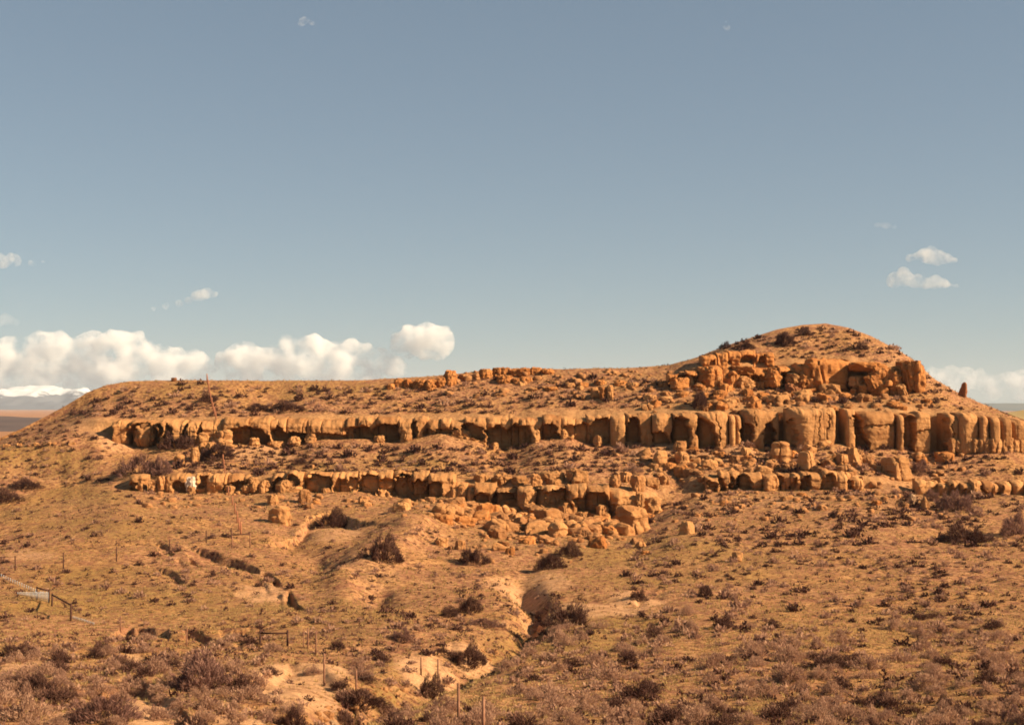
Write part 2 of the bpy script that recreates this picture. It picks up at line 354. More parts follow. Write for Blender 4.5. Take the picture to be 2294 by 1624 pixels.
def col_at(x):
    f = np.interp(x, xs, np.arange(nc)); i = int(min(f, nc - 2)); return i, f - i
def ground_z(X, Y):
    x = CX + FW * X / Y; i, t = col_at(x)
    return (1 - t) * np.interp(Y, GY[i], GZ[i]) + t * np.interp(Y, GY[i + 1], GZ[i + 1])
def hit(x, v, ymin=32.0, ymax=300.0):
    """where the sight line through picture point (x, v) meets the ground"""
    i, t = col_at(x); k = i if t < 0.5 else i + 1
    rows = HZ - FW * GZ[k] / GY[k]
    ok = np.nonzero((GY[k] > ymin) & (GY[k] < ymax) & (rows <= v))[0]
    if len(ok) == 0: return None
    j = ok[0]
    if j == 0: return px(x, v, GY[k][0])
    r0, r1 = rows[j - 1], rows[j]; f = 0 if abs(r0 - r1) < 1e-6 else np.clip((r0 - v) / (r0 - r1), 0, 1)
    Y = GY[k][j - 1] * (1 - f) + GY[k][j] * f
    return np.array([(x - CX) * Y / FW, Y, ground_z((x - CX) * Y / FW, Y)])

# ------------------------------------------------------------------ far country
M_FARRIDGE = flat('far_ridge_earth', (0.085, 0.06, 0.055), (0.13, 0.09, 0.075), 0.006)
M_FARHILL = flat('far_hill_grass', (0.34, 0.24, 0.11), (0.42, 0.29, 0.13), 0.03)
M_BLUE = flat('far_blue_ridge', (0.10, 0.12, 0.12), (0.15, 0.15, 0.13), 0.002)
def mountain_material():
    m, n, l, b = nodes('snowy_mountain'); p = pos(n)
    s = n.new('ShaderNodeSeparateXYZ'); l.new(p, s.inputs[0])
    nz = noise(n, l, p, 0.0022, 6, 0.62)
    h = math_(n, l, 'ADD', s.outputs[2], math_(n, l, 'MULTIPLY', math_(n, l, 'SUBTRACT', nz, 0.5), 420.0))
    f = math_(n, l, 'MULTIPLY', math_(n, l, 'SUBTRACT', h, 125.0), 0.03, True)
    l.new(mix(n, l, f, (0.10, 0.105, 0.12), (0.62, 0.62, 0.62)), b.inputs['Base Color']); return m
M_MOUNT = mountain_material()
def ridge(name, x0, x1, topv, Y, depth, zb, mat, label, rough, nx=160, ny=26, jag=0.0, seed=1):
    X, T = np.meshgrid(np.linspace(x0, x1, nx), np.linspace(-1, 1, ny), indexing='ij')
    top = (HZ - topv(X)) * Y / FW; y = Y + T * depth; xx = (X - CX) * Y / FW
    q = np.stack([xx / rough, y / rough, 0 * xx + seed * 3.7], -1); nz = fbm(q, 5, seed); prof = np.maximum(0, 1 - np.abs(T) ** 1.3)
    z = zb + (top - zb) * prof * (1 + 0.10 * nz) + jag * (1 - np.abs(fbm(q * 1.6, 4, seed + 5)) * 1.6) * prof
    V = np.stack([xx, y, z], -1).reshape(-1, 3)
    i = (np.arange(nx - 1)[:, None] * ny + np.arange(ny - 1)[None, :]).ravel()
    return struct(link(name, mesh_np(name, V, np.stack([i, i + ny, i + ny + 1, i + 1], -1), (mat,), True)), label)
ridge('distant_ridge', -900, 420, crv((-900, 936), (0, 934), (60, 935), (140, 936), (300, 940), (420, 952)), 2100, 620, -36, M_FARRIDGE, 'flat brown ridge beyond the left shoulder of the mesa', 160, 140, 24)
ridge('far_hill', 2100, 3100, crv((2100, 925), (2190, 913), (2240, 910), (2294, 905), (2500, 896), (3100, 900)), 640, 120, -34, M_FARHILL, 'tan grassy hill behind the right end of the mesa', 60, 120, 24, 0, 4)
ridge('blue_ridge', 1900, 3400, crv((1900, 906), (2250, 903), (2294, 902), (2600, 899), (3400, 902)), 12000, 900, -40, M_BLUE, 'low blue ridge on the right horizon', 900, 100, 16, 0, 6)
ridge('snowy_mountains', -1300, 420, crv((-1300, 880), (-300, 884), (0, 885), (70, 881), (110, 881), (150, 884), (175, 889), (200, 884), (230, 888), (300, 897), (420, 905)), 18500, 2300, -60, M_MOUNT, 'snow capped mountains far away on the left horizon', 900, 300, 60, 110, 9)

# ------------------------------------------------------------------ air
hv = bpy.data.materials.new('haze_air'); hv.use_nodes = True; n_ = hv.node_tree.nodes; n_.clear()
pv = n_.new('ShaderNodeVolumePrincipled'); pv.inputs['Density'].default_value = 2.6e-5; pv.inputs['Color'].default_value = (0.72, 0.85, 1.0, 1)
ov = n_.new('ShaderNodeOutputMaterial'); hv.node_tree.links.new(pv.outputs[0], ov.inputs['Volume'])
bx0, bx1, by0, by1, bz0, bz1 = -15500, 15500, -60, 22500, -75, 420
HVx = [(x, y, z) for z in (bz0, bz1) for y in (by0, by1) for x in (bx0, bx1)]
haze = link('haze', mesh_np('haze', HVx, [(0, 2, 3, 1), (4, 5, 7, 6), (0, 1, 5, 4), (2, 6, 7, 3), (0, 4, 6, 2), (1, 3, 7, 5)], (hv,)))
haze['kind'] = 'stuff'; haze['label'] = 'thin pale haze over the far country'

# ------------------------------------------------------------------ clouds: closed lumps of scattering vapour far behind
def cloud_material(name, dens, lo=0.38, hi=0.60, scale=1 / 520.0):
    m = bpy.data.materials.new(name); m.use_nodes = True; n, l = m.node_tree.nodes, m.node_tree.links; n.clear()
    v = n.new('ShaderNodeVolumePrincipled'); v.inputs['Color'].default_value = (0.995, 0.99, 0.985, 1)
    nz = noise(n, l, pos(n), scale, 6, 0.62)
    l.new(math_(n, l, 'MULTIPLY', ramp(n, l, nz, (lo, (0, 0, 0)), (hi, (1, 1, 1))), dens), v.inputs['Density'])
    o = n.new('ShaderNodeOutputMaterial'); l.new(v.outputs[0], o.inputs['Volume']); return m
M_CL = cloud_material('cumulus_vapour', 0.0065, 0.43, 0.61, 1 / 380.0); M_CLT = cloud_material('thin_cloud_vapour', 0.0012, 0.4, 0.65); M_CLM = cloud_material('wispy_cloud_vapour', 0.0042, 0.42, 0.66, 1 / 240.0)
ico_cache = {}
def ico(sub):
    if sub not in ico_cache:
        import bmesh
        bm = bmesh.new(); bmesh.ops.create_icosphere(bm, subdivisions=sub, radius=1.0)
        V = np.array([v.co[:] for v in bm.verts]); F = np.array([[v.index for v in f.verts] for f in bm.faces]); bm.free(); ico_cache[sub] = (V, F)
    return ico_cache[sub]
def cloud(puffs, mat, label, group=None, Y=27000.0, vox=None, seed=0, squash=0.8, lump=0.22):
    r0 = random.Random(seed); parts = []; s = Y / FW
    for (x, v, r) in puffs:
        r *= 1.06
        c = px(x, v, Y); c[1] += r0.uniform(-0.5, 0.5) * r * s
        V, F = ico(3); W = V * np.array([1.0, 1.0, squash]) * r * s + c; parts.append((W, F))
        for k in range(5):
            a = r0.uniform(0, 6.283); e = r0.uniform(-0.1, 1.2); rr = r * r0.uniform(0.3, 0.6)
            o = np.array([math.cos(a) * math.cos(e), math.sin(a) * math.cos(e), math.sin(e) * squash]) * r * s * 0.85
            V, F = ico(2); parts.append((V * rr * s * np.array([1, 1, .9]) + c + o, F))
    V, F = joinVF(parts)
    me = mesh_np('cloud_lumps', V, F); o = bpy.data.objects.new('cloud_tmp', me); C.objects.link(o)
    md = o.modifiers.new('r', 'REMESH'); md.mode = 'VOXEL'; md.voxel_size = vox or 70.0
    dg = bpy.context.evaluated_depsgraph_get(); ev = o.evaluated_get(dg); m2 = bpy.data.meshes.new_from_object(ev)
    bpy.data.objects.remove(o); m2.materials.clear(); m2.materials.append(mat)
    co = np.empty(len(m2.vertices) * 3, np.float32); m2.vertices.foreach_get('co', co); co = co.reshape(-1, 3)
    c0 = co.mean(0); q = co / 420.0
    nrm = np.empty(len(m2.vertices) * 3, np.float32); m2.vertices.foreach_get('normal', nrm); nrm = nrm.reshape(-1, 3)
    co += nrm * (lump * 420 * fbm(q, 3, seed + 60)[:, None])
    base = co[:, 2].min(); m2.vertices.foreach_set('co', (co - np.array([c0[0], c0[1], base])).ravel().astype(np.float32)); m2.update()
    ob = link('cloud', m2, None, (c0[0], c0[1], base)); tag(ob, label, 'cloud', group); return ob
cloud([(-60, 830, 60), (0, 812, 46), (30, 790, 36), (80, 778, 36), (120, 770, 30), (160, 790, 44), (205, 772, 32), (250, 775, 34), (285, 772, 32), (310, 790, 38), (60, 830, 52), (150, 830, 52), (240, 830, 50), (330, 815, 44),
       (380, 810, 40), (425, 815, 34), (445, 835, 32), (380, 850, 38), (290, 858, 36), (190, 860, 34), (90, 862, 32), (10, 858, 36), (440, 858, 26)], M_CL, 'big heaped white cumulus bank above the snowy mountains', None, seed=3)
cloud([(505, 810, 26), (535, 792, 28), (560, 796, 30), (600, 790, 26), (640, 785, 28), (690, 775, 26), (730, 782, 28), (770, 788, 28), (810, 800, 28), (850, 812, 28), (885, 826, 24), (560, 830, 38), (620, 825, 38), (690, 820, 42), (760, 828, 42), (825, 840, 30),
       (500, 845, 26), (560, 856, 28), (650, 858, 28), (740, 860, 28), (820, 862, 24)], M_CL, 'long white cumulus bank above the flat left rim', None, seed=5)
cloud([(905, 770, 27), (930, 755, 30), (960, 748, 32), (985, 762, 32), (950, 778, 30), (975, 785, 24), (915, 788, 18)], M_CL, 'single rounded white cloud right of the long cloud bank', None, seed=8, vox=60)
cloud([(2095, 845, 22), (2120, 842, 22), (2160, 852, 26), (2210, 858, 26), (2255, 850, 24), (2300, 852, 26), (2350, 858, 30), (2140, 872, 22), (2220, 880, 20), (2290, 880, 24)], M_CLM, 'pale low cloud bank behind the knoll slope on the right', None, seed=11)
cloud([(2040, 580, 16), (2058, 576, 18), (2078, 574, 19), (2098, 579, 17), (2118, 582, 14), (2138, 584, 11)], M_CLM, 'upper small puffy cloud in the right sky', None, seed=13, vox=45, lump=.12)
cloud([(2003, 632, 16), (2026, 629, 20), (2050, 632, 18), (2074, 636, 16), (2098, 635, 15), (2120, 638, 13), (2142, 642, 10), (2025, 608, 11)], M_CLM, 'lower flattened small cloud in the right sky', None, seed=14, vox=45, lump=.12)
cloud([(0, 590, 22), (20, 582, 17), (35, 590, 12), (70, 590, 9), (95, 586, 7)], M_CLM, 'small white cloud cut by the left picture edge', None, seed=16, vox=45, lump=.12)
cloud([(445, 664, 12), (465, 658, 13), (480, 660, 11), (425, 674, 7), (400, 680, 7), (372, 686, 6), (345, 692, 5)], M_CLM, 'small streaky cloud over the left cumulus bank', None, seed=18, vox=40, lump=.1)
cloud([(675, 52, 9), (686, 47, 10), (700, 54, 7)], M_CLM, 'tiny cloud puff high up left of centre', None, seed=20, vox=32, lump=.08)
cloud([(1626, 54, 5), (1628, 64, 6), (1622, 60, 4)], M_CLM, 'tiny faint cloud puff high up on the right', None, seed=21, vox=24, lump=.06)
cloud([(1965, 504, 8), (1985, 507, 9), (2004, 509, 6)], M_CLT, 'very faint thin cloud wisp above the right cloud pair', None, seed=22, vox=36, lump=.08)
cloud([(-10, 720, 16), (15, 716, 14), (35, 722, 9)], M_CLT, 'faint thin cloud wisp at the left edge above the cumulus', None, seed=23, vox=40, lump=.08)

# ------------------------------------------------------------------ rocks
def cube_sphere(n):
    V = []; F = []; idx = {}
    def vid(p):
        k = tuple(np.round(p, 5))
        if k not in idx: idx[k] = len(V); V.append(p)
        return idx[k]
    for ax in range(3):
        for sg in (-1, 1):
            g = [[None] * (n + 1) for _ in range(n + 1)]
            for i in range(n + 1):
                for j in range(n + 1):
                    p = [0, 0, 0]; p[ax] = sg; p[(ax + 1) % 3] = -1 + 2 * i / n; p[(ax + 2) % 3] = -1 + 2 * j / n; g[i][j] = vid(p)
            for i in range(n):
                for j in range(n):
                    q = (g[i][j], g[i + 1][j], g[i + 1][j + 1], g[i][j + 1]); F.append(q if sg > 0 else q[::-1])
    return np.array(V, float), np.array(F)
CS = {n: cube_sphere(n) for n in (4, 6, 10, 16)}
def rock_mesh(w, d, h, e=3.5, seed=0, cuts=5, rough=0.10, under=0.0, flute=0.0, taper=0.0, res=16, mat=None, lean=(0, 0), name='rock'):
    V, F = CS[res]; r = np.random.default_rng(seed)
    P = V / (np.abs(V) ** e).sum(1, keepdims=True) ** (1 / e)
    for k in range(cuts):
        nn = r.normal(size=3); nn[2] = nn[2] * 0.45 + 0.15; nn /= np.linalg.norm(nn); dist = (P @ nn).max() * r.uniform(0.72, 0.94)
        over = np.maximum(P @ nn - dist, 0); P = P - over[:, None] * nn
    S = np.array([w, d, h]) / 2; Q = P * S; m = min(w, d, h)
    off = r.uniform(-50, 50, 3)
    dirn = P / np.linalg.norm(P, axis=1, keepdims=True)
    dsp = rough * m * (0.8 * fbm(Q / (0.55 * m) + off, 2, seed) + 0.45 * fbm(Q / (0.22 * m) + off, 2, seed + 3))
    cr = vnoise(Q * np.array([1, 1, 0.45]) / (0.62 * m) + off[::-1], seed + 21)
    dsp = dsp - 0.16 * m * np.exp(-(cr / 0.06) ** 2) * min(1.0, rough * 10) + rough * 0.35 * m * fbm(Q / (0.11 * m) + off, 2, seed + 4)
    Q = Q + dirn * dsp[:, None]
    lay = fbm(np.stack([0 * Q[:, 0] + off[0], 0 * Q[:, 0], Q[:, 2] / 0.55 + off[2]], -1), 2, seed + 9)
    Q[:, :2] += dirn[:, :2] * (0.05 * m * lay)[:, None]
    if flute:
        fl = fbm(np.stack([Q[:, 0] / 0.9 + off[0], 0 * Q[:, 0], Q[:, 2] / 9], -1), 2, seed + 5)
        Q[:, 1] += flute * np.abs(fl) * (dirn[:, 1] < 0)
    zt = (Q[:, 2] + h / 2) / h
    if under: Q[:, 1] += under * (1 - sstep(0.0, 0.55, zt)) * (dirn[:, 1] < 0.2)
    if taper:
        k = 1 - taper * np.clip(zt, 0, 1); Q[:, 0] *= k; Q[:, 1] *= k
    Q[:, 2] += h / 2
    Q[:, 0] += lean[0] * Q[:, 2]; Q[:, 1] += lean[1] * Q[:, 2]
    me = mesh_np(name, Q, F, (mat or M_ROCK,), True)
    me.set_sharp_from_angle(angle=R(24))
    return me
SEED = [100]
def px_rock(x0, x1, v0, v1, Y, parent=None, name='block', e=4.0, yaw=0.0, depth=None, sink=0.25, mat=None, grow=1.06, deep=False, **kw):
    """a rock that fills columns x0..x1 and rows v0..v1 when it stands at distance Y"""
    SEED[0] += 1
    s = Y / FW; W = (x1 - x0) * s * grow; h = (v1 - v0) * s * (1 + sink); ya = abs(R(yaw))
    d = min(depth or 9e9, max(0.85 * W, 0.45 * h) if not deep else depth); w = max(0.55 * W, (W - 0.72 * d * math.sin(ya)) / math.cos(ya))
    big = (x1 - x0) * (v1 - v0)
    me = rock_mesh(w, d, h, e, SEED[0], mat=mat, name=name, res=16 if big > 500 else 10 if big > 160 else 6, **kw)
    b = px((x0 + x1) / 2, v1, Y + 0.32 * d); b[2] -= h * sink / (1 + sink)
    pl = parent.location if parent else (0, 0, 0)
    return link(name, me, parent, (b[0] - pl[0], b[1] - pl[1], b[2] - pl[2]), (0, 0, R(yaw)))
def anchor(name, x, v, Y, label, cat, group=None):
    o = bpy.data.objects.new(name, None); C.objects.link(o); o.location = px(x, v, Y); tag(o, label, cat, group); return o
def yU(x): return float(np.interp(x, xs, Ls[12][0]))
def yL(x): return float(np.interp(x, xs, Ls[8][0]))
def yC(x): return float(np.interp(x, xs, Ls[15][0]))

# ---- cliff bands: rows of weathered blocks with eroded hollows, and others carved to put shade on left sides
def wall(parent, blocks, hollows, yfun, mat=None, rough=0.20, front=0.7, thick=4.0, turn=9.0, round_px=5.0, step=1.8, seed=0, crack=0.22, dome=(.12, .3), bedding=.10, jit=1.5):
    """blocks: (x0, x1, top row, bottom row); hollows: (x0, x1, top row, bottom row, depth[, skew]); every block is a mesh of its own"""
    r = np.random.default_rng(seed); pl = np.array(parent.location)
    for bi, (x0, x1, vt, vb) in enumerate(blocks):
        xc = (x0 + x1) / 2; Y0 = yfun(xc) - front; sc_ = Y0 / FW
        nx = max(7, int((x1 - x0) / step)); nv = max(7, int((vb - vt) / step))
        gx = np.linspace(0, 1, nx); gv = np.linspace(0, 1, nv)
        Xg, Tg = np.meshgrid(x0 + (x1 - x0) * gx, gv, indexing='ij')
        topn = fbm(np.stack([Xg / 16, 0 * Xg, 0 * Xg + seed], -1), 3, 11 + seed)
        vtop = vt + 2.4 * topn + r.uniform(-jit, jit); Vg = vtop + (vb - vtop) * Tg
        wx = Xg + 5.5 * fbm(np.stack([Xg / 20, Vg / 14, 0 * Xg], -1), 3, 5 + seed); wv = Vg + 4.2 * fbm(np.stack([Xg / 12, Vg / 9, 0 * Xg + 7], -1), 3, 6 + seed)
        P = np.stack([Xg * sc_, Vg * sc_, 0 * Xg + seed], -1)
        ro = round_px * r.uniform(.5, 1.5); rl = max(ro, (x1 - x0) * r.uniform(*dome)); dl = np.clip(1 - (Xg - x0) / rl, 0, 1); de = np.clip(1 - (x1 - Xg) / ro, 0, 1)
        rt = min(16.0, 0.32 * (vb - vt)); dt = np.clip(1 - (Vg - vtop) / rt, 0, 1)
        y = rl * sc_ * 1.15 * (1 - np.sqrt(1 - dl ** 2 * .98)) + ro * sc_ * 1.1 * (1 - np.sqrt(1 - de ** 2 * .98)) + rt * sc_ * 1.5 * (1 - np.sqrt(1 - dt ** 2 * .985))
        y = y + (Xg - xc) * sc_ * math.tan(R(turn * r.uniform(.3, 1.6))) + r.uniform(-.35, .35) - 0.25 * np.sin(np.pi * Tg)
        y = y + rough * (1.2 * fbm(P / 1.7, 2, 51 + seed) + 0.5 * fbm(P / 0.5, 2, 52 + seed))
        bed = fbm(np.stack([P[..., 0] / 9, P[..., 1] / .38, P[..., 2]], -1), 2, 53 + seed); y = y + bedding * bed
        cr = vnoise(np.stack([P[..., 0] / 1.3, P[..., 1] / 4.5, P[..., 2] + 3], -1), 54 + seed); y = y + crack * np.exp(-(cr / .07) ** 2)
        carve = 0 * y
        for hq in hollows:
            hx0, hx1, hv0, hv1, D = hq[:5]; sk = hq[5] if len(hq) > 5 else 0.0
            vc = hv0 + 0.55 * (hv1 - hv0); rx = (hx1 - hx0) / 2; c = (hx0 + hx1) / 2 + sk * (wv - vc)
            q = (np.abs(wx - c) / rx) ** 2.6 + np.where(wv < vc, np.abs(wv - vc) / (vc - hv0), np.maximum(wv - hv1, 0) / 4.0) ** 2.4
            carve = np.maximum(carve, D * (1 - sstep(.72, 1.12, q)))
        y = y + carve
        Xw = (Xg - CX) * sc_; Zw = (HZ - Vg) * sc_
        V = np.stack([Xw, Y0 + y, Zw], -1)
        # close the block: top and sides run back into the hill, the foot runs into the ground
        low = V[:, -1:, :] + np.array([0, .5, -1.0]); V = np.concatenate([V, low], 1)
        top1 = V[:, :1, :] * np.array([1, 0, 1]) + np.array([0, 1, 0]) * (Y0 + thick * .55) + np.array([0, 0, .12]); top2 = top1 + np.array([0, thick * .45, -.15])
        V = np.concatenate([top2, top1, V], 1)
        s0 = V[:1].copy(); s0[..., 1] = Y0 + thick; s1 = V[-1:].copy(); s1[..., 1] = Y0 + thick
        V = np.concatenate([s0, V, s1], 0); n0, n1 = V.shape[:2]
        base = px(xc, vb, Y0); i = (np.arange(n0 - 1)[:, None] * n1 + np.arange(n1 - 1)[None, :]).ravel()
        me = mesh_np('block', V.reshape(-1, 3) - base, np.stack([i, i + 1, i + n1 + 1, i + n1], -1), (mat or M_ROCK,), True); me.set_sharp_from_angle(angle=R(50))
        link('block', me, parent, tuple(base - pl))

UL = anchor('sandstone_cliff', 700, 995, 222, 'long undercut sandstone rim with rounded caps over dark hollows, left half of upper band', 'cliff')
wall(UL, thick=5.0, blocks=[(250, 290, 942, 986), (288, 350, 943, 1000), (350, 412, 941, 994), (412, 446, 943, 992), (446, 498, 941, 996), (497, 552, 937, 1004), (551, 604, 935, 1004), (603, 640, 937, 1006), (639, 686, 939, 1004), (685, 719, 939, 994), (718, 776, 939, 992),
          (775, 802, 939, 990), (801, 843, 932, 998), (842, 892, 935, 1000), (891, 926, 939, 996), (925, 958, 937, 984), (957, 988, 942, 976), (987, 1010, 940, 974), (1009, 1041, 943, 978), (1040, 1090, 936, 996), (1089, 1147, 932, 1014), (1146, 1164, 936, 1012),
          (1163, 1217, 938, 1008), (1216, 1257, 932, 986), (1256, 1289, 935, 984), (1288, 1316, 940, 990), (1315, 1370, 932, 1000)],
     hollows=[(236, 256, 950, 980, 1.6), (284, 352, 945, 1010, 2.6), (352, 366, 950, 992, 1.8), (367, 390, 952, 1000, 2.0), (408, 425, 946, 1000, 2.0), (442, 451, 947, 972, 1.2), (495, 600, 955, 1012, 3.2), (606, 640, 957, 1012, 3.0), (636, 690, 968, 1010, 3.0),
      (684, 780, 971, 990, 1.6), (773, 799, 957, 992, 1.7), (788, 834, 952, 1004, 3.2), (830, 899, 950, 1004, 3.2), (920, 935, 945, 980, 1.5), (950, 990, 961, 976, 1.2), (985, 1038, 961, 972, 1.2), (1030, 1086, 950, 978, 2.0), (1088, 1140, 953, 1022, 3.2), (1132, 1194, 950, 1016, 3.2),
      (1208, 1253, 950, 984, 2.2), (1262, 1294, 952, 972, 1.6), (1285, 1326, 949, 990, 2.2), (1319, 1384, 936, 1006, 2.6)], yfun=yU, seed=1)
UR = anchor('sandstone_cliff', 1850, 1000, 220, 'tall sunlit sandstone cliff of upright blocks split by dark clefts, right half of upper band', 'cliff')
wall(UR, [(1369, 1401, 930, 1000), (1404, 1460, 926, 998), (1463, 1507, 929, 998), (1511, 1565, 927, 1012), (1569, 1632, 924, 1014), (1634, 1647, 927, 1004), (1649, 1662, 930, 1000), (1665, 1748, 920, 1004), (1768, 1876, 915, 1004), (1895, 1916, 918, 1002), (1919, 2008, 921, 1010),
          (2011, 2026, 926, 1004), (2032, 2084, 926, 1006), (2120, 2148, 927, 1014), (2150, 2195, 925, 1012), (2197, 2217, 930, 1010), (2219, 2240, 933, 1010), (2242, 2265, 937, 1010), (2268, 2304, 941, 1008), (2303, 2350, 948, 1010), (2349, 2400, 960, 1020)],
     [(1455, 1502, 966, 1002, 2.4), (1400, 1436, 936, 1000, 3.0), (1506, 1548, 934, 1018, 3.2), (1564, 1606, 938, 1018, 3.2, .2), (1711, 1739, 946, 1004, 2.8), (1660, 1690, 948, 1002, 2.6), (1764, 1786, 940, 1004, 2.6), (1914, 1938, 928, 1006, 2.8, .25), (2024, 2052, 931, 1006, 3.0), (2112, 2126, 936, 1014, 2.4),  # left-edge hollows are added to the shape so rounded sides go dark
      (1610, 1613, 925, 1000, .5, .1), (1836, 1838.5, 916, 996, .35), (1856, 1859, 916, 996, .45), (1919, 2010, 952, 955, .4), (2050, 2086, 962, 965, .35), (2132, 2134, 930, 985, .3), (1690, 1692.5, 922, 950, .35)], yU, rough=.10, turn=13, round_px=6, seed=2, dome=(.28, .48), bedding=.03, crack=.10, front=1.0, thick=5.0)
for k in range(16):                                             # low broken course at the right foot
    x = 2124 + k * 13; px_rock(x, x + 16, 984 + 4 * vnoise([[k * .7, 0, 0]])[0], 1009, yU(x) - 1.2, UR, e=5, depth=1.8, sink=0.2, cuts=4, yaw=rng.uniform(15, 35))
b_ = px_rock(300, 350, 944, 1000, yU(325) - 0.4, UL, name='round_block', e=2.4, depth=3.4, sink=0.1, cuts=3, rough=0.09, yaw=20)
for (a, b_, c, d_) in [(556, 584, 980, 1000), (836, 862, 976, 1000), (1098, 1118, 990, 1012), (1330, 1350, 974, 1000), (899, 923, 966, 999), (682, 711, 972, 994), (642, 675, 978, 996), (1010, 1054, 962, 990), (600, 640, 986, 1002), (1192, 1209, 962, 990), (1254, 1272, 962, 984), (1386, 1402, 970, 998), (1444, 1462, 970, 998), (1545, 1560, 975, 1000)]:
    px_rock(a, b_, c, d_, yU((a + b_) / 2) - 0.7, UL if a < 1370 else UR, e=3.5, depth=2.0, sink=0.2, cuts=5, rough=0.12, yaw=rng.uniform(15, 40))
US = anchor('sandstone_ledge', 90, 1000, 219, 'thin crumbling rock seam on the left shoulder of the mesa', 'ledge')
for x in (6, 15, 34, 41, 60, 74, 82, 104, 117, 138, 152, 161):
    p = hit(x + 6, 1001 - .03 * x, 205); px_rock(x, x + rng.uniform(8, 14), 995 - .03 * x + rng.uniform(-2, 2), 1000 - .03 * x, p[1], US, e=4, sink=.8, cuts=4, yaw=rng.uniform(5, 30))

# ---- the lower bands
LO = anchor('sandstone_ledge', 650, 1100, 203, 'low undercut ledge with a row of dark caves under the upper cliff on the left', 'ledge')
wall(LO, [(288, 324, 1069, 1100), (371, 418, 1063, 1108), (437, 462, 1063, 1096), (461, 508, 1060, 1102), (507, 554, 1070, 1106), (605, 642, 1062, 1122), (641, 678, 1059, 1108), (677, 742, 1058, 1112), (741, 758, 1058, 1112),
          (757, 800, 1058, 1114), (799, 846, 1058, 1112), (845, 880, 1059, 1114), (879, 926, 1060, 1118), (925, 960, 1060, 1126), (959, 1020, 1063, 1132), (1019, 1048, 1084, 1128)],
     [(288, 308, 1079, 1100, 1.2), (319, 346, 1069, 1092, 1.3), (345, 373, 1072, 1098, 1.4), (389, 420, 1078, 1112, 1.7), (443, 463, 1065, 1092, 1.4), (505, 590, 1078, 1110, 1.8), (606, 640, 1067, 1124, 2.0), (640, 671, 1064, 1090, 1.6), (675, 741, 1064, 1110, 2.2, -.2), (743, 782, 1071, 1114, 2.0, -.2),
      (782, 799, 1066, 1096, 1.5, -.15), (799, 845, 1062, 1112, 2.1, -.2), (843, 864, 1072, 1096, 1.4), (859, 879, 1068, 1098, 1.5), (876, 924, 1064, 1116, 2.2), (920, 958, 1076, 1124, 2.0), (957, 992, 1077, 1124, 1.9)], yL, front=.5, thick=3.2, turn=12, seed=3, rough=.26, dome=(.2, .5), jit=4.5)
px_rock(414, 440, 1068, 1096, yL(428) - 0.8, LO, name='block', mat=M_WHITE, e=3.4, depth=1.8, yaw=25)['label'] = 'chalky white stained block'
for (a, b_, c, d_) in [(1008, 1027, 1094, 1118), (1022, 1047, 1086, 1118), (718, 740, 1092, 1118), (620, 668, 1077, 1118), (540, 560, 1086, 1100), (330, 352, 1074, 1096), (350, 371, 1066, 1092), (552, 580, 1070, 1096), (578, 604, 1076, 1100), (418, 440, 1086, 1104), (505, 528, 1088, 1106), (986, 1006, 1112, 1130)]:
    px_rock(a, b_, c, d_, yL((a + b_) / 2) - 1.0, LO, e=3.4, depth=2.2, sink=0.25, cuts=6, rough=0.12, yaw=rng.uniform(25, 42))
LM = anchor('sandstone_ledge', 1250, 1150, 198, 'collapsed rubble ledge with broken caps and caves in the middle of the hillside', 'ledge')
wall(LM, [(1046, 1064, 1092, 1134), (1063, 1113, 1083, 1140), (1112, 1160, 1092, 1146), (1159, 1203, 1093, 1146), (1202, 1270, 1089, 1152), (1269, 1315, 1087, 1158), (1314, 1366, 1091, 1164), (1365, 1428, 1099, 1168)],
     [(1063, 1091, 1101, 1134, 1.6), (1099, 1162, 1103, 1146, 2.0), (1198, 1230, 1098, 1130, 1.8), (1222, 1279, 1095, 1146, 2.2), (1286, 1312, 1114, 1156, 1.9), (1304, 1364, 1100, 1146, 2.2), (1362, 1376, 1128, 1150, 1.2)], yL, front=.6, thick=3.4, turn=16, seed=4, rough=.26, dome=(.2, .5), jit=5)
for (a, b_, c, d_) in [(1160, 1201, 1100, 1134), (1334, 1368, 1130, 1168), (1440, 1484, 1114, 1158), (1247, 1294, 1126, 1162), (1054, 1094, 1126, 1150), (1420, 1442, 1104, 1140), (1096, 1126, 1134, 1154), (1290, 1322, 1146, 1166)]:
    px_rock(a, b_, c, d_, yL((a + b_) / 2) - 1.1, LM, e=4.2, depth=2.4, sink=0.25, cuts=6, rough=0.11, yaw=rng.uniform(20, 40))
LB2 = anchor('sandstone_ledge', 1280, 1085, 206, 'short broken row of pale blocks on top of the rubble ledge', 'ledge')
for (a, b_, c, d_) in [(1062, 1098, 1062, 1082), (1103, 1146, 1061, 1086), (1143, 1185, 1066, 1086), (1186, 1214, 1060, 1094), (1211, 1270, 1056, 1076), (1222, 1262, 1070, 1086), (1268, 1316, 1051, 1084), (1365, 1392, 1064, 1090), (1388, 1416, 1058, 1080), (1412, 1444, 1064, 1101), (1440, 1476, 1072, 1092), (1476, 1500, 1066, 1086)]:
    p = hit((a + b_) / 2, d_, 190); px_rock(a, b_, c, d_, p[1] if p is not None else 205, LB2, e=4.4, sink=0.3, cuts=6, rough=0.12, yaw=rng.uniform(15, 40))
LR = anchor('sandstone_ledge', 1760, 1098, 204, 'short ledge of square blocks and dark gaps below the tall cliff', 'ledge')
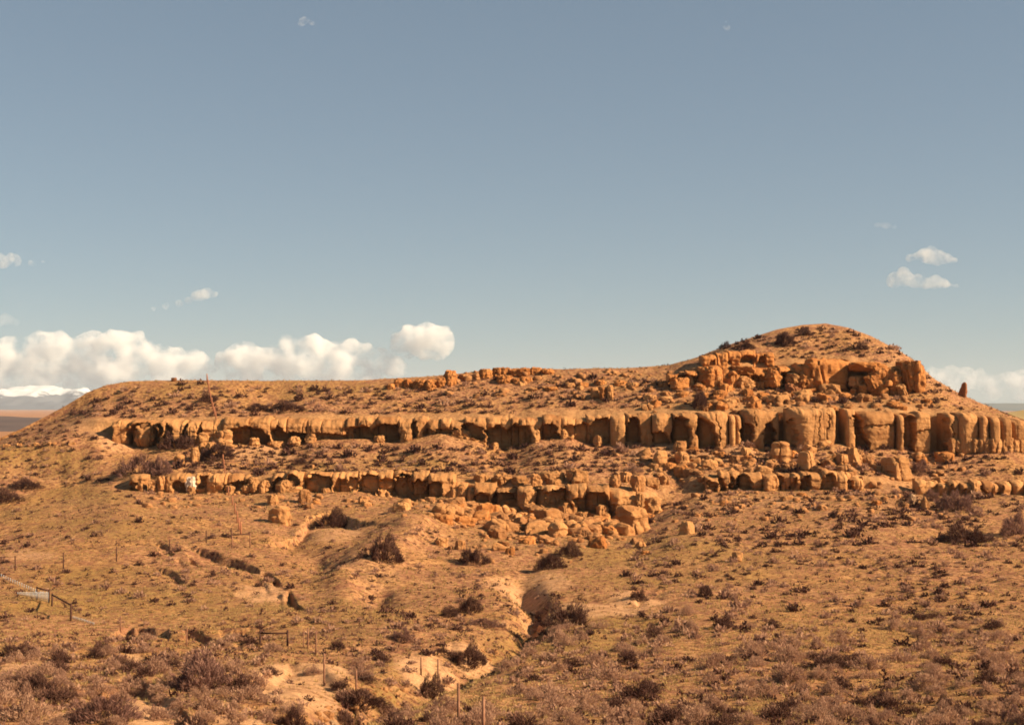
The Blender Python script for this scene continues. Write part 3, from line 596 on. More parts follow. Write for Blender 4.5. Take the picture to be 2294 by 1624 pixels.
wall(LR, [(1582, 1614, 1068, 1098), (1613, 1636, 1058, 1100), (1635, 1662, 1055, 1100), (1661, 1708, 1057, 1106), (1743, 1774, 1062, 1100), (1773, 1797, 1060, 1098), (1796, 1846, 1058, 1106), (1845, 1878, 1058, 1108), (1877, 1900, 1062, 1104), (1899, 1936, 1072, 1102)],
     [(1583, 1609, 1074, 1098, 1.3), (1611, 1626, 1070, 1100, 1.4), (1635, 1647, 1066, 1100, 1.4), (1649, 1684, 1060, 1106, 2.0), (1743, 1753, 1066, 1098, 1.2), (1772, 1783, 1066, 1092, 1.2), (1792, 1816, 1064, 1106, 1.9), (1841, 1877, 1061, 1110, 2.0), (1899, 1917, 1076, 1102, 1.2)], yL, front=.5, thick=3.0, turn=14, seed=5, rough=.16, dome=(.2, .5), jit=4)
px_rock(1707, 1744, 1064, 1096, yL(1725) - 0.6, LR, e=6, depth=2.4, cuts=4, yaw=14)
LS = anchor('sandstone_ledge', 2180, 1108, 203, 'low sunlit ledge of small blocks near the right picture edge', 'ledge')
wall(LS, [(2054, 2106, 1076, 1108), (2105, 2130, 1084, 1106), (2129, 2156, 1080, 1108), (2155, 2181, 1084, 1116), (2180, 2202, 1078, 1114), (2201, 2224, 1079, 1114), (2223, 2242, 1084, 1110), (2241, 2271, 1081, 1110), (2270, 2300, 1078, 1108), (2299, 2340, 1080, 1108)],
     [(2128, 2140, 1087, 1106, .9), (2154, 2164, 1090, 1112, .9), (2197, 2205, 1084, 1112, .9), (2238, 2246, 1086, 1108, .8)], yL, front=.3, thick=2.4, turn=18, seed=6, rough=.16)

# ---- the crag on the knoll
CR = anchor('sandstone_crag', 1800, 878, 240, 'orange sandstone crag with deep dark overhangs high on the knoll', 'crag')
wall(CR, [(1498, 1540, 840, 874), (1539, 1568, 830, 874), (1567, 1620, 821, 874), (1619, 1646, 826, 874), (1645, 1690, 822, 874), (1689, 1714, 824, 876), (1713, 1746, 824, 878), (1745, 1784, 822, 884), (1783, 1826, 816, 884), (1825, 1910, 806, 890), (1909, 1956, 814, 892), (1955, 1994, 816, 890), (1993, 2022, 820, 886), (2021, 2050, 810, 882), (2049, 2074, 814, 876)],
     [(1500, 1568, 838, 880, 2.2), (1564, 1602, 826, 876, 2.2), (1638, 1682, 833, 872, 2.4), (1676, 1716, 842, 878, 2.0), (1738, 1792, 833, 884, 2.2), (1800, 1838, 818, 868, 2.2, .5), (1896, 1960, 828, 896, 3.6, .12), (2014, 2037, 852, 884, 1.8), (2003, 2016, 824, 842, 1.2), (1722, 1740, 840, 866, 1.6)], yC, mat=M_ORANGE, front=.8, thick=4.2, turn=14, seed=7, rough=.30, crack=.2)
for (a, b_, c, d_, e_, yw, ln, dp) in [(1806, 1908, 806, 884, 7, 24, -.18, 4.5), (1780, 1830, 818, 868, 5, 40, .1, 3), (1952, 1998, 822, 884, 5, 38, -.1, 3.0), (1988, 2022, 830, 880, 3, 30, 0, 3), (2024, 2054, 808, 868, 6, 34, -.15, 2.6), (2046, 2074, 808, 862, 6, 34, -.2, 2.4),
                                      (1564, 1620, 820, 868, 3, 40, 0, 3.4), (1700, 1746, 826, 864, 4.5, 36, .15, 3), (1640, 1690, 821, 838, 6, 12, 0, 4), (1618, 1652, 832, 872, 5, 34, .2, 2.6), (1500, 1545, 846, 872, 4, 30, 0, 2.4), (1900, 1985, 812, 830, 6, 10, -.1, 5)]:
    px_rock(a, b_, c, d_, yC((a + b_) / 2) - 1.1, CR, e=e_, yaw=yw, lean=(ln, 0), depth=dp, deep=d_ - c < 22, cuts=6, rough=.12, sink=.1, mat=M_ORANGE)
for k in range(30):
    x = rng.uniform(1500, 2060); w_ = rng.uniform(12, 36); v_ = rng.uniform(858, 886); h_ = w_ * rng.uniform(.5, 1.0)
    px_rock(x - w_ / 2, x + w_ / 2, v_ - h_, v_, yC(x) - rng.uniform(.8, 2.4), CR, e=rng.uniform(3.5, 6), yaw=rng.uniform(10, 65), lean=(rng.uniform(-.35, .35), rng.uniform(-.2, .2)), cuts=9, rough=.13, sink=.35, mat=M_ORANGE if rng.random() < .7 else M_ROCK)
C2 = anchor('sandstone_crag', 1650, 820, 244, 'upper tier of broken tan rock left of the knoll top', 'crag')
wall(C2, [(1574, 1608, 796, 830), (1607, 1632, 790, 830), (1631, 1662, 787, 830), (1661, 1694, 784, 828), (1693, 1734, 790, 822)], [(1658, 1692, 795, 828, 2.0), (1699, 1716, 797, 820, 1.4), (1592, 1604, 806, 822, 1.0), (1634, 1642, 806, 820, 1.0)], lambda x: yC(x) + 3.6, mat=M_ORANGE, front=.6, thick=5, turn=12, seed=8, rough=.34)

# ---- outcrops on the skyline
RO = anchor('rock_outcrop', 1005, 862, 240, 'knobbly orange outcrop with a round boulder standing on the rim', 'outcrop')
for (a, b_, c, d_) in [(992, 1028, 830, 863), (974, 1000, 846, 868), (927, 956, 849, 872), (950, 978, 850, 874), (881, 906, 848, 866), (902, 928, 850, 870), (866, 884, 860, 872)]:
    p = hit((a + b_) / 2, d_, 228); px_rock(a, b_, c, d_, p[1], RO, e=3, cuts=4, rough=0.14, mat=M_ORANGE, yaw=rng.uniform(10, 35), sink=0.3)
RP = anchor('rock_outcrop', 1150, 850, 244, 'flat layered slab outcrop along the middle of the skyline', 'outcrop')
for (a, b_, c, d_) in [(1072, 1104, 828, 846), (1098, 1148, 823, 842), (1112, 1150, 840, 858), (1142, 1190, 824, 842), (1186, 1216, 824, 838), (1210, 1242, 826, 838), (1160, 1192, 844, 858)]:
    p = hit((a + b_) / 2, d_, 228); px_rock(a, b_, c, d_, p[1], RP, e=3.4, cuts=4, rough=0.12, mat=M_ORANGE, yaw=rng.uniform(0, 25), sink=0.3)
RQ = anchor('rock_outcrop', 1345, 880, 238, 'broken upright rocks and shards halfway up the slope under the skyline', 'outcrop')
for (a, b_, c, d_) in [(1323, 1342, 868, 892), (1340, 1360, 866, 896), (1358, 1374, 862, 896), (1302, 1312, 884, 896), (1261, 1290, 858, 868), (1290, 1322, 856, 868), (1330, 1362, 850, 862), (1372, 1404, 852, 864), (1404, 1432, 856, 868), (1440, 1470, 884, 896), (1476, 1506, 888, 898), (1180, 1206, 868, 876), (1218, 1250, 866, 876)]:
    p = hit((a + b_) / 2, d_, 228); px_rock(a, b_, c, d_, p[1], RQ, e=3.4, cuts=5, rough=0.12, mat=M_ORANGE if rng.random() < .5 else M_ROCK, yaw=rng.uniform(0, 35), sink=0.3)

# ---- single boulders one can point to
def boulder(x0, x1, v0, v1, label, e=5.0, yaw=25, mat=None, cuts=8, ymin=150, Y=None, lean=(0, 0), depth=None, taper=0.0, group=None, rough=0.07):
    if Y is None:
        p = hit((x0 + x1) / 2, v1, ymin); Y = p[1] if p is not None else 200
    o = px_rock(x0, x1, v0, v1, Y, None, 'boulder', e=e, yaw=yaw, mat=mat, cuts=cuts, lean=lean, depth=depth, taper=taper, sink=0.25, rough=rough); tag(o, label, 'boulder', group); return o
boulder(1396, 1457, 1131, 1194, 'large tilted slab boulder with a smooth sunlit face at the right end of the rubble', e=6, yaw=42, lean=(-0.25, 0), cuts=3, rough=.05)
boulder(1208, 1262, 1138, 1172, 'flat-topped square slab boulder tilted on the rubble below the ledge', e=6, yaw=38, lean=(-0.2, 0.2), cuts=2, rough=.05)
boulder(1226, 1274, 1168, 1200, 'elongated pale boulder lying just below the square slab', e=3, yaw=30)
boulder(1259, 1294, 1164, 1190, 'rounded boulder right of the two slabs in the rubble', e=2.6)
boulder(602, 652, 1132, 1173, 'lone angular boulder with a bright right face under the lower ledge', yaw=40, cuts=7)
boulder(598, 624, 1108, 1130, 'small blocky boulder just above the lone angular one')
boulder(666, 696, 1096, 1127, 'pale boulder leaning at the foot of the cave ledge')
boulder(1728, 1770, 990, 1036, 'square block fallen just under the tall cliff', e=6, yaw=14, cuts=4)
boulder(1789, 1828, 1010, 1060, 'upright block with a dark left side below the tall cliff', e=5, yaw=34, cuts=4)
boulder(1895, 1930, 1003, 1044, 'pointed boulder leaning left below the narrow cliff gap', yaw=35, taper=.35)
boulder(1872, 1900, 1016, 1044, 'dark-sided rounded boulder beside the pointed one', yaw=30)
boulder(1973, 2041, 1022, 1070, 'broad tan block half hidden by a bush under the right cliff', e=4.5, yaw=24)
boulder(1515, 1551, 1010, 1045, 'leaning oval boulder on the talus fan right of the caves', e=2.8, lean=(-.2, 0))
boulder(1506, 1538, 987, 1010, 'ribbed boulder at the cliff foot above the oval one')
boulder(1462, 1494, 1008, 1048, 'stacked pale boulder left of the oval one on the talus')
boulder(1820, 1892, 858, 910, 'great rounded boulder with a dark foot below the orange crag', e=2.8, yaw=20, mat=M_ROCK, Y=236.5, ymin=228)
boulder(1757, 1802, 864, 915, 'rough reddish boulder below the orange crag', e=3, mat=M_RED, rough=.2, Y=235.5)
boulder(1688, 1724, 878, 917, 'upright orange boulder with a dark left side on the cliff top', e=3.6, yaw=32, mat=M_ORANGE, Y=233)
boulder(1653, 1690, 871, 916, 'split dark pillar rock left of the upright orange boulder', e=4, yaw=34, mat=M_ORANGE, Y=233)
boulder(1639, 1676, 848, 883, 'tilted slab with a bright top edge under the crag overhang', e=5, yaw=26, mat=M_ORANGE, lean=(.25, 0), Y=237)
boulder(1602, 1646, 858, 896, 'angular orange block with a dark left face below the crag', e=4, yaw=34, mat=M_ORANGE, Y=235.5)
boulder(1536, 1558, 840, 876, 'tall thin upright shard at the left foot of the crag', e=4, yaw=24, taper=.4, Y=237)
boulder(1556, 1575, 856, 877, 'short shard right of the tall thin one', e=4, yaw=24, taper=.3, Y=236.5)
boulder(1614, 1646, 900, 918, 'low pile of tan rock on the cliff top under the crag', Y=231)
boulder(2139, 2166, 857, 897, 'thin leaning spike of rock alone on the right skyline', e=5, yaw=-40, cuts=5, Y=243, lean=(.16, 0), taper=.6, depth=1.2, mat=M_RED)
boulder(483, 520, 961, 987, 'angular boulder at the left mouth of the big cave', yaw=30, Y=220.4)
boulder(480, 521, 983, 1002, 'low wedge boulder under the angular one by the big cave', yaw=20, Y=219.5)
boulder(434, 470, 970, 996, 'rounded boulder against the cliff at the fence line', e=2.6, Y=219.8)
boulder(459, 490, 990, 1017, 'knobbly boulder below the fence line cliff', e=2.8)
boulder(442, 460, 993, 1011, 'small round boulder between the fence line boulders', e=2.4)
boulder(424, 449, 1002, 1036, 'tall split boulder with a bright face above the big grey bush', e=3.6, yaw=35)
boulder(387, 417, 1016, 1041, 'low tan boulder left of the tall split one', e=3)
boulder(383, 396, 846, 853, 'tiny dark boulder alone on the flat left skyline', Y=246, mat=M_RED)
boulder(1640, 1664, 1236, 1258, 'solitary bright boulder on the grassy slope below the rubble', ymin=90)
boulder(1520, 1560, 1168, 1196, 'wedge boulder with a dark left side right of the rubble', yaw=40, taper=.3)
boulder(2032, 2054, 1106, 1129, 'pale round stone below the right hand ledge', mat=M_PALE, e=2.6)
boulder(2058, 2085, 1114, 1140, 'dark pointed boulder beside the pale round stone', taper=.4, yaw=34)
boulder(1018, 1046, 1210, 1241, 'dark-sided boulder at the lower left end of the rubble', yaw=35)
boulder(974, 1004, 1203, 1223, 'outermost low boulder at the left end of the rubble')
boulder(1068, 1104, 1252, 1281, 'rough pale boulder at the bottom of the rubble', rough=.16)
boulder(1100, 1134, 1262, 1288, 'split boulder right of the rough pale one at the rubble foot', yaw=36)
boulder(1026, 1054, 1242, 1268, 'small dark boulder by the shrubs at the rubble foot')
LAND = [(2132, 1592, 'the largest right foreground sage'), (1856, 1484, 'the dark sage row'), (1960, 1567, 'the dark mid foreground sage'), (2270, 1597, 'the lower right corner sage'), (1055, 1600, 'the bottom edge posts'), (1272, 1375, 'the wide bare brown shrub'),
        (1580, 1325, 'the dark mid slope clump'), (1430, 1335, 'the small gully bush'), (1652, 1247, 'the solitary bright boulder'), (2170, 1196, 'the broad maroon shrub'), (614, 1438, 'the low dark brace'), (726, 1500, 'the tall post by the wash'), (980, 1500, 'the two pale posts'),
        (700, 1590, 'the cobbled wash bed'), (40, 1455, 'the wide left brush'), (80, 1535, 'the round corner brush'), (445, 1500, 'the mauve thicket'), (225, 1590, 'the lower left thicket'), (130, 1355, 'the lath screen braces'), (900, 1425, 'the grey flat shrub'), (1052, 1356, 'the dark peaked shrub'),
        (855, 1235, 'the spur shrub'), (1150, 1440, 'the bend of the wash'), (1425, 1165, 'the tilted slab boulder'), (1235, 1155, 'the square slab boulder'), (1085, 1265, 'the rough pale boulder'), (627, 1155, 'the lone angular boulder'), (1750, 1012, 'the fallen square block'), (1808, 1035, 'the upright dark-sided block'),
        (1912, 1024, 'the pointed leaning boulder'), (2006, 1046, 'the broad tan block'), (1532, 1028, 'the leaning oval boulder'), (1856, 885, 'the great rounded boulder'), (1780, 890, 'the rough reddish boulder'), (1624, 877, 'the angular orange block'), (2152, 875, 'the rock spike'), (428, 1080, 'the white stained block'),
        (1010, 846, 'the round rim boulder'), (1350, 880, 'the upright shards'), (2143, 1120, 'the large grey shrub'), (1120, 1120, 'the collapsed ledge caves'), (1340, 1110, 'the biggest ledge cave'), (320, 1045, 'the large leafless bush'), (1755, 760, 'the round knoll shrub')]
def where(p):
    x = CX + FW * p[0] / p[1]; v = HZ - FW * p[2] / p[1]
    lx, lv, ph = min(LAND, key=lambda q: (q[0] - x) ** 2 + (2 * (q[1] - v)) ** 2); dx, dv = x - lx, 2 * (v - lv); d = math.hypot(dx, dv)
    rel = ('right of ' if dx > 0 else 'left of ') if abs(dx) > abs(dv) else ('below ' if dv > 0 else 'above ')
    return ('just ' if d < 70 else 'well ' if d > 190 else '') + rel + ph
def size_word(f, a, b): return 'small' if f < a else 'large' if f > b else 'mid-sized'
# ---- loose rubble: many alike stones, by the place where they lie
rub_mesh = [rock_mesh(1, .9, .8, r_ + 3, 900 + k, 11, 0.10, res=10, mat=m_) for k, (r_, m_) in enumerate([(1, M_RUBBLE), (2, M_ROCK), (3, M_RUBBLE), (2, M_PALE), (2, M_ORANGE), (0.5, M_ROCK), (3, M_RUBBLE)])]
for m_ in rub_mesh: m_.name = 'rubble_stone'
RUB = []
def scatter_rubble(nm, cnt, region, size, label, group, ymin=60, kinds=(0, 1, 2, 4, 5, 6), ymax=300):
    k = 0; tries = 0
    while k < cnt and tries < cnt * 12:
        tries += 1
        x, v = region(); p = hit(x, v, ymin, ymax)
        if p is None: continue
        s = size[0] * (size[1] / size[0]) ** (rng.random() ** 1.5)
        RUB.append((s / p[1], nm, p, s, int(rng.choice(list(kinds))), label, group)); k += 1
def place_rubble():
    RUB.sort(key=lambda q: -q[0]); VV, FF, o = [], [], 0
    for q, (sz, nm, p, s, k, label, group) in enumerate(RUB):
        a = rng.uniform(0, 6.28); S3 = (s * rng.uniform(.8, 1.4), s, s * rng.uniform(.7, 1.1))
        if q < 300:
            ob = link(nm, rub_mesh[k], None, (p[0], p[1], p[2] - 0.32 * s), (rng.uniform(-.35, .35), rng.uniform(-.35, .35), a), S3)
            tag(ob, size_word(s, .7, 1.5) + (' orange' if k == 4 else ' pale' if k == 3 else ' tan') + (' cobble ' if nm == 'wash_stone' else ' rubble rock ') + where(p), 'rock', ('cobbles' if nm == 'wash_stone' else 'fallen rocks') + ' ' + where(p).replace('just ', '').replace('well ', ''))
        else:
            V, F = CS[4]; W = np.array([v.co[:] for v in rub_small.vertices]) * S3; c, n = math.cos(a), math.sin(a)
            VV.append(np.stack([W[:, 0] * c - W[:, 1] * n, W[:, 0] * n + W[:, 1] * c, W[:, 2] - .3 * s], -1) + p); FF.append(F + o); o += len(V)
    if VV:
        ob = link('talus_stones', mesh_np('talus_stones', np.concatenate(VV), np.concatenate(FF), (M_RUBBLE,))); ob['kind'] = 'stuff'; ob['label'] = 'small stones strewn over the slopes below the ledges'
rub_small = rock_mesh(1, .9, .8, 7, 977, 11, 0.08, res=4)
def boxr(x0, x1, v0, v1): return lambda: (rng.uniform(x0, x1), rng.uniform(v0, v1))
def poly_r(pts, spread):
    def f():
        k = rng.integers(0, len(pts) - 1); t = rng.random(); a, b_ = pts[k], pts[k + 1]
        return a[0] * (1 - t) + b_[0] * t + rng.normal() * spread[0], a[1] * (1 - t) + b_[1] * t + rng.normal() * spread[1]
    return f
scatter_rubble('fallen_rock', 330, poly_r([(1000, 1140), (1080, 1150), (1150, 1165), (1250, 1180), (1340, 1190), (1420, 1190)], (46, 18)), (0.55, 2.8), 'loose sandstone rock in the rubble fan below the collapsed ledge', 'rubble below the collapsed ledge', 150)
scatter_rubble('fallen_rock', 26, poly_r([(1040, 1220), (1150, 1235), (1300, 1215)], (50, 14)), (0.4, 1.2), 'stray sandstone rock at the foot of the rubble fan', 'rocks at the rubble foot', 140)
scatter_rubble('fallen_rock', 230, poly_r([(1440, 1030), (1560, 1050), (1750, 1035), (1950, 1045), (2100, 1050)], (55, 18)), (0.5, 2.4), 'sandstone rock on the talus between the tall cliff and the square-block ledge', 'rocks under the tall cliff', 205)
scatter_rubble('fallen_rock', 200, poly_r([(1500, 1140), (1700, 1125), (1900, 1125), (2100, 1130)], (50, 22)), (0.3, 1.3), 'small stone on the stony slope below the square-block ledge', 'stones below the right ledge', 150)
scatter_rubble('fallen_rock', 34, boxr(640, 1400, 985, 1055), (0.35, 1.0), 'small stone on the terrace between upper caves and lower ledge', 'stones on the middle terrace', 203)
scatter_rubble('fallen_rock', 150, poly_r([(1480, 905), (1620, 905), (1760, 905), (1930, 898), (2080, 905)], (34, 13)), (0.5, 2.6), 'rock fragment on the bench between orange crag and tall cliff', 'fragments under the crag', 224, (1, 2, 4, 4))
scatter_rubble('fallen_rock', 90, boxr(300, 960, 1092, 1140), (0.4, 1.6), 'stone fallen in front of the cave ledge on the left', 'stones before the cave ledge', 170)
scatter_rubble('fallen_rock', 150, boxr(1000, 1580, 832, 890), (0.4, 1.8), 'stone on the slope below the middle skyline', 'stones on the upper slope', 228)
scatter_rubble('wash_stone', 60, poly_r([(690, 1612), (760, 1585), (830, 1560), (880, 1550)], (26, 12)), (0.12, 0.42), 'pale cobble in the bed of the foreground wash', 'cobbles in the wash', 36, (3, 3, 0))
scatter_rubble('wash_stone', 16, boxr(1050, 1130, 1450, 1490), (0.12, 0.35), 'pale cobble beside the dark scrub right of the wash', 'cobbles right of the wash', 36, (3, 3, 0))
place_rubble()

# ------------------------------------------------------------------ shrubs
def twigs(nb, seed, flatness=0.8, blade=(0.10, 0.22), width=0.018, shell=0.55):
    """a dome of upright twigs and small leaves, radius 1"""
    r = np.random.default_rng(seed)
    a = r.uniform(0, 2 * np.pi, nb); u = r.uniform(0, 1, nb); rad = r.uniform(shell, 1, nb) ** 0.6
    lump = 1 + 0.26 * np.sin(a * 2 + seed) + 0.2 * np.sin(a * 5 + 2 * seed)
    el = np.arcsin(u)
    c = np.stack([np.cos(a) * np.cos(el) * rad * lump, np.sin(a) * np.cos(el) * rad * lump, np.sin(el) * rad * flatness], -1)
    c[:, 2] *= 1 + 0.5 * fbm(np.stack([c[:, 0] * 2.2, c[:, 1] * 2.2, 0 * c[:, 0] + seed], -1), 2, seed)
    d = c * np.array([0.7, 0.7, 0.5]) + np.array([0, 0, 0.55]) + r.normal(0, 0.28, (nb, 3)); d /= np.linalg.norm(d, axis=1, keepdims=True)
    L = r.uniform(*blade, nb)[:, None]; W = width * r.uniform(.6, 1.5, nb)[:, None]
    s = np.cross(d, r.normal(size=(nb, 3))); s /= np.linalg.norm(s, axis=1, keepdims=True)
    p0 = c - d * L * 0.5 - s * W; p1 = c - d * L * 0.5 + s * W; p2 = c + d * L * 0.5 + s * W * 0.5; p3 = c + d * L * 0.5 - s * W * 0.5
    keep = fbm(c * 2.6 + seed, 2, seed + 8) > -0.30; p0, p1, p2, p3 = p0[keep], p1[keep], p2[keep], p3[keep]; nb = int(keep.sum())
    V = np.stack([p0, p1, p2, p3], 1).reshape(-1, 3); F = np.arange(nb * 4).reshape(-1, 4)
    return V, F, np.repeat(r.uniform(0, 1, nb), 4)
def stems(ns, seed, h=0.8):
    r = np.random.default_rng(seed); parts = []
    for k in range(ns):
        a = r.uniform(0, 6.283); q = r.uniform(.25, .8)
        parts.append(tube((0.06 * math.cos(a), 0.06 * math.sin(a), -0.12), (q * math.cos(a), q * math.sin(a), h * r.uniform(.4, .85)), 0.028, 0.010, 4))
    return joinVF(parts)
def with_tone(me, t):
    at = me.attributes.new('tone', 'FLOAT', 'POINT'); at.data.foreach_set('value', np.asarray(t, np.float32)); return me
def bush_mesh(name, nb, seed, mat, stem=True, **kw):
    V, F, t = twigs(nb, seed, **kw)
    me = with_tone(mesh_np(name, V, F, (mat,)), t); return me
def stem_mesh(seed, mat, ns=14):
    V, F = stems(ns, seed); return with_tone(mesh_np('stems', V, F, (mat,)), np.full(len(V), .1))
BIG = [bush_mesh('foliage', 5200, 11 + k, M_DARKBUSH, blade=(.10, .24), width=.010, flatness=.95) for k in range(3)]
BIGG = [bush_mesh('foliage', 5200, 31 + k, M_MAUVE, blade=(.08, .2), width=.010, flatness=.9) for k in range(2)]
STM = [stem_mesh(51 + k, M_DARKBUSH) for k in range(2)]
def shrub(x0, x1, v0, v1, label, grey=False, ymin=60, k=[0], ymax=300):
    p = hit((x0 + x1) / 2, v1, ymin, ymax); Y = p[1]; s = Y / FW; w = (x1 - x0) * s / 2.05; h = (v1 - v0) * s * 1.02; k[0] += 1
    o = bpy.data.objects.new('shrub', None); C.objects.link(o); o.location = (p[0], p[1] + w * 0.35, ground_z(p[0], p[1] + .35 * w) - 0.04 * h); o.rotation_euler = (0, 0, rng.uniform(0, 6.28))
    o.scale = (w, w * 0.95, h / 0.95)
    tag(o, label, 'shrub')
    link('foliage', (BIGG if grey else BIG)[k[0] % (2 if grey else 3)], o); link('stems', STM[k[0] % 2], o); return o
shrub(262, 352, 1020, 1068, 'large grey leafless bush at the left end of the lower ledge', True, 180)
shrub(325, 388, 1024, 1066, 'grey bush joined to the right of the large leafless one', True, 180)
shrub(808, 900, 1208, 1257, 'big dark round shrub on the spur above the central wash', False, 100)
shrub(1028, 1096, 1226, 1262, 'dark spreading shrub among boulders at the rubble foot', False, 100)
shrub(1203, 1264, 1242, 1276, 'dark maroon shrub below the rubble, left of two', False, 100)
shrub(1246, 1302, 1218, 1246, 'dark shrub above and right of the maroon one', False, 100)
shrub(1222, 1322, 1350, 1400, 'wide bare brown shrub beside the sandy bank in the middle', False, 60)
shrub(1030, 1078, 1340, 1372, 'dark peaked shrub on the grass left of the sandy bank', False, 60)
shrub(1050, 1112, 1384, 1404, 'low flat shrub below the dark peaked one', True, 60)
shrub(2104, 2182, 1100, 1142, 'large grey shrub under the right hand ledge', True, 150)
shrub(2068, 2108, 1096, 1122, 'smaller grey shrub left of the large one under the ledge', True, 150)
shrub(2113, 2228, 1178, 1214, 'broad low maroon shrub on the right slope', False, 100)
shrub(2238, 2310, 1150, 1200, 'grey-brown shrub cut by the right picture edge', True, 100)
shrub(1737, 1778, 746, 774, 'round dark shrub near the top of the knoll', False, 240)
shrub(1787, 1822, 738, 753, 'low dark shrub just below the knoll summit', False, 240)
shrub(1915, 1948, 768, 786, 'dark shrub on the right flank of the knoll', False, 240)
shrub(1700 - 45, 1690, 770, 784, 'shrub on the left shoulder of the knoll', False, 240)
shrub(1610, 1640, 768, 782, 'shrub standing on the left skyline of the knoll', False, 240)
shrub(440, 492, 884, 903, 'dark shrub beside the fence line on the upper left slope', False, 226)
shrub(555, 600, 906, 922, 'low dark scrub at the left of the long row above the rim', False, 226)
shrub(606, 676, 902, 922, 'longest dark scrub patch above the left rim', False, 226)
shrub(354, 432, 974, 1006, 'dark shrub in the shade at the foot of the left cliff', False, 200)
shrub(452, 522, 1000, 1032, 'dark shrub in the shadow of the fence line boulders', False, 200)
shrub(706, 782, 1146, 1180, 'dark shrub overhanging the hollow below the cave ledge', False, 170)
shrub(875, 930, 1410, 1436, 'grey shrub on the grassy flat left of the central wash', True, 60)
shrub(22, 84, 1078, 1098, 'upper dark shrub on the grassy left slope', False, 150)
shrub(-24, 46, 1100, 1126, 'lower dark shrub at the left picture edge', False, 150)
shrub(0, 78, 1440, 1470, 'wide dark brush on the near left bank', False, 50)
shrub(40, 120, 1510, 1560, 'large round brush in the near left corner', False, 45)
shrub(925, 1000, 1520, 1565, 'thorny dark shrub around the tall posts by the wash', False, 42)
shrub(990, 1100, 1452, 1496, 'dark scrub lining the right bank of the wash', False, 45)
shrub(740, 860, 1545, 1580, 'dark tangled brush in the wash bed', False, 42)
shrub(600, 690, 1590, 1640, 'dark shrub at the bottom edge left of the wash', False, 38)
shrub(1410, 1450, 1322, 1348, 'dark bush at the head of the small gully on the right flat', False, 60)
shrub(1560, 1600, 1312, 1336, 'dark clump on the middle of the right slope', False, 60)
shrub(980, 1035, 1362, 1382, 'flat dark shrub left of the peaked one', False, 60)
shrub(2040, 2090, 1032, 1060, 'grey bush in front of the broad tan block', True, 205)
shrub(1546, 1590, 880, 916, 'dark round bush on the bench below the crag', False, 224)
shrub(2100, 2136, 1560, 1580, 'dark sage clump low on the right foreground', False, 45)
shrub(2096, 2168, 1575, 1610, 'largest dark sage in the right foreground', False, 40)
shrub(2240, 2300, 1580, 1615, 'brown sage in the lower right corner', True, 40)
shrub(1808, 1905, 1472, 1496, 'dark row of sage in the middle right foreground', False, 50)
shrub(1940, 1980, 1555, 1580, 'dark sage right of the middle foreground', False, 45)
shrub(370, 520, 1460, 1540, 'large greyish-mauve brush thicket on the near left bank', True, 45)
shrub(160, 290, 1560, 1620, 'mauve brush thicket in the lower left foreground', True, 40)

# ---- sagebrush: about 300 single plants, the rest as one mass
SAGE = [bush_mesh('sagebrush', 3000, 71 + k, M_SAGE, shell=.25, blade=(.07, .2), width=.015, flatness=.85) for k in range(5)] + [bush_mesh('sagebrush', 3000, 81 + k, M_DARKBUSH, shell=.25, blade=(.07, .2), width=.015, flatness=.8) for k in range(2)]
ZONES = [  # region in the picture, number, radius, share of dark ones, label, group
    ((1150, 2440, 1400, 1640), 490, (0.3, 0.85), .28, 'low tan sagebrush on the wide right foreground slope', 'sagebrush on the right foreground'),
    ((1400, 2440, 1225, 1400), 380, (0.28, 0.75), .42, 'small sagebrush on the grassy middle slope to the right', 'sagebrush on the right middle slope'),
    ((-140, 620, 1430, 1640), 210, (0.3, 0.85), .22, 'mauve-grey sagebrush on the near left bank', 'sagebrush on the left bank'),
    ((560, 1180, 1400, 1640), 110, (0.25, 0.65), .3, 'sagebrush along the foreground wash', 'sagebrush along the wash'),
    ((-140, 700, 1100, 1400), 230, (0.25, 0.65), .45, 'small sagebrush on the left grassy hillside', 'sagebrush on the left hillside'),
    ((640, 1250, 1180, 1400), 120, (0.25, 0.6), .45, 'small sagebrush round the central spur', 'sagebrush on the central spur'),
    ((400, 2400, 1000, 1065), 560, (0.45, 1.5), .75, 'scrubby bush on the terrace between the two ledges', 'bushes on the terrace'),
    ((1450, 2400, 1100, 1225), 380, (0.35, 1.15), .7, 'scrubby bush on the stony slope under the right ledge', 'bushes on the stony slope'),
    ((120, 1560, 850, 935), 300, (0.45, 1.4), .7, 'dark scrub on the slope above the upper rim', 'scrub above the rim'),
    ((1560, 2200, 735, 918), 250, (0.4, 1.15), .7, 'scrub on the flanks of the knoll', 'scrub on the knoll'),
    ((0, 260, 930, 1090), 130, (0.3, 0.75), .5, 'low scrub on the left shoulder of the mesa', 'scrub on the left shoulder'),
]
plants = []; cells = {}
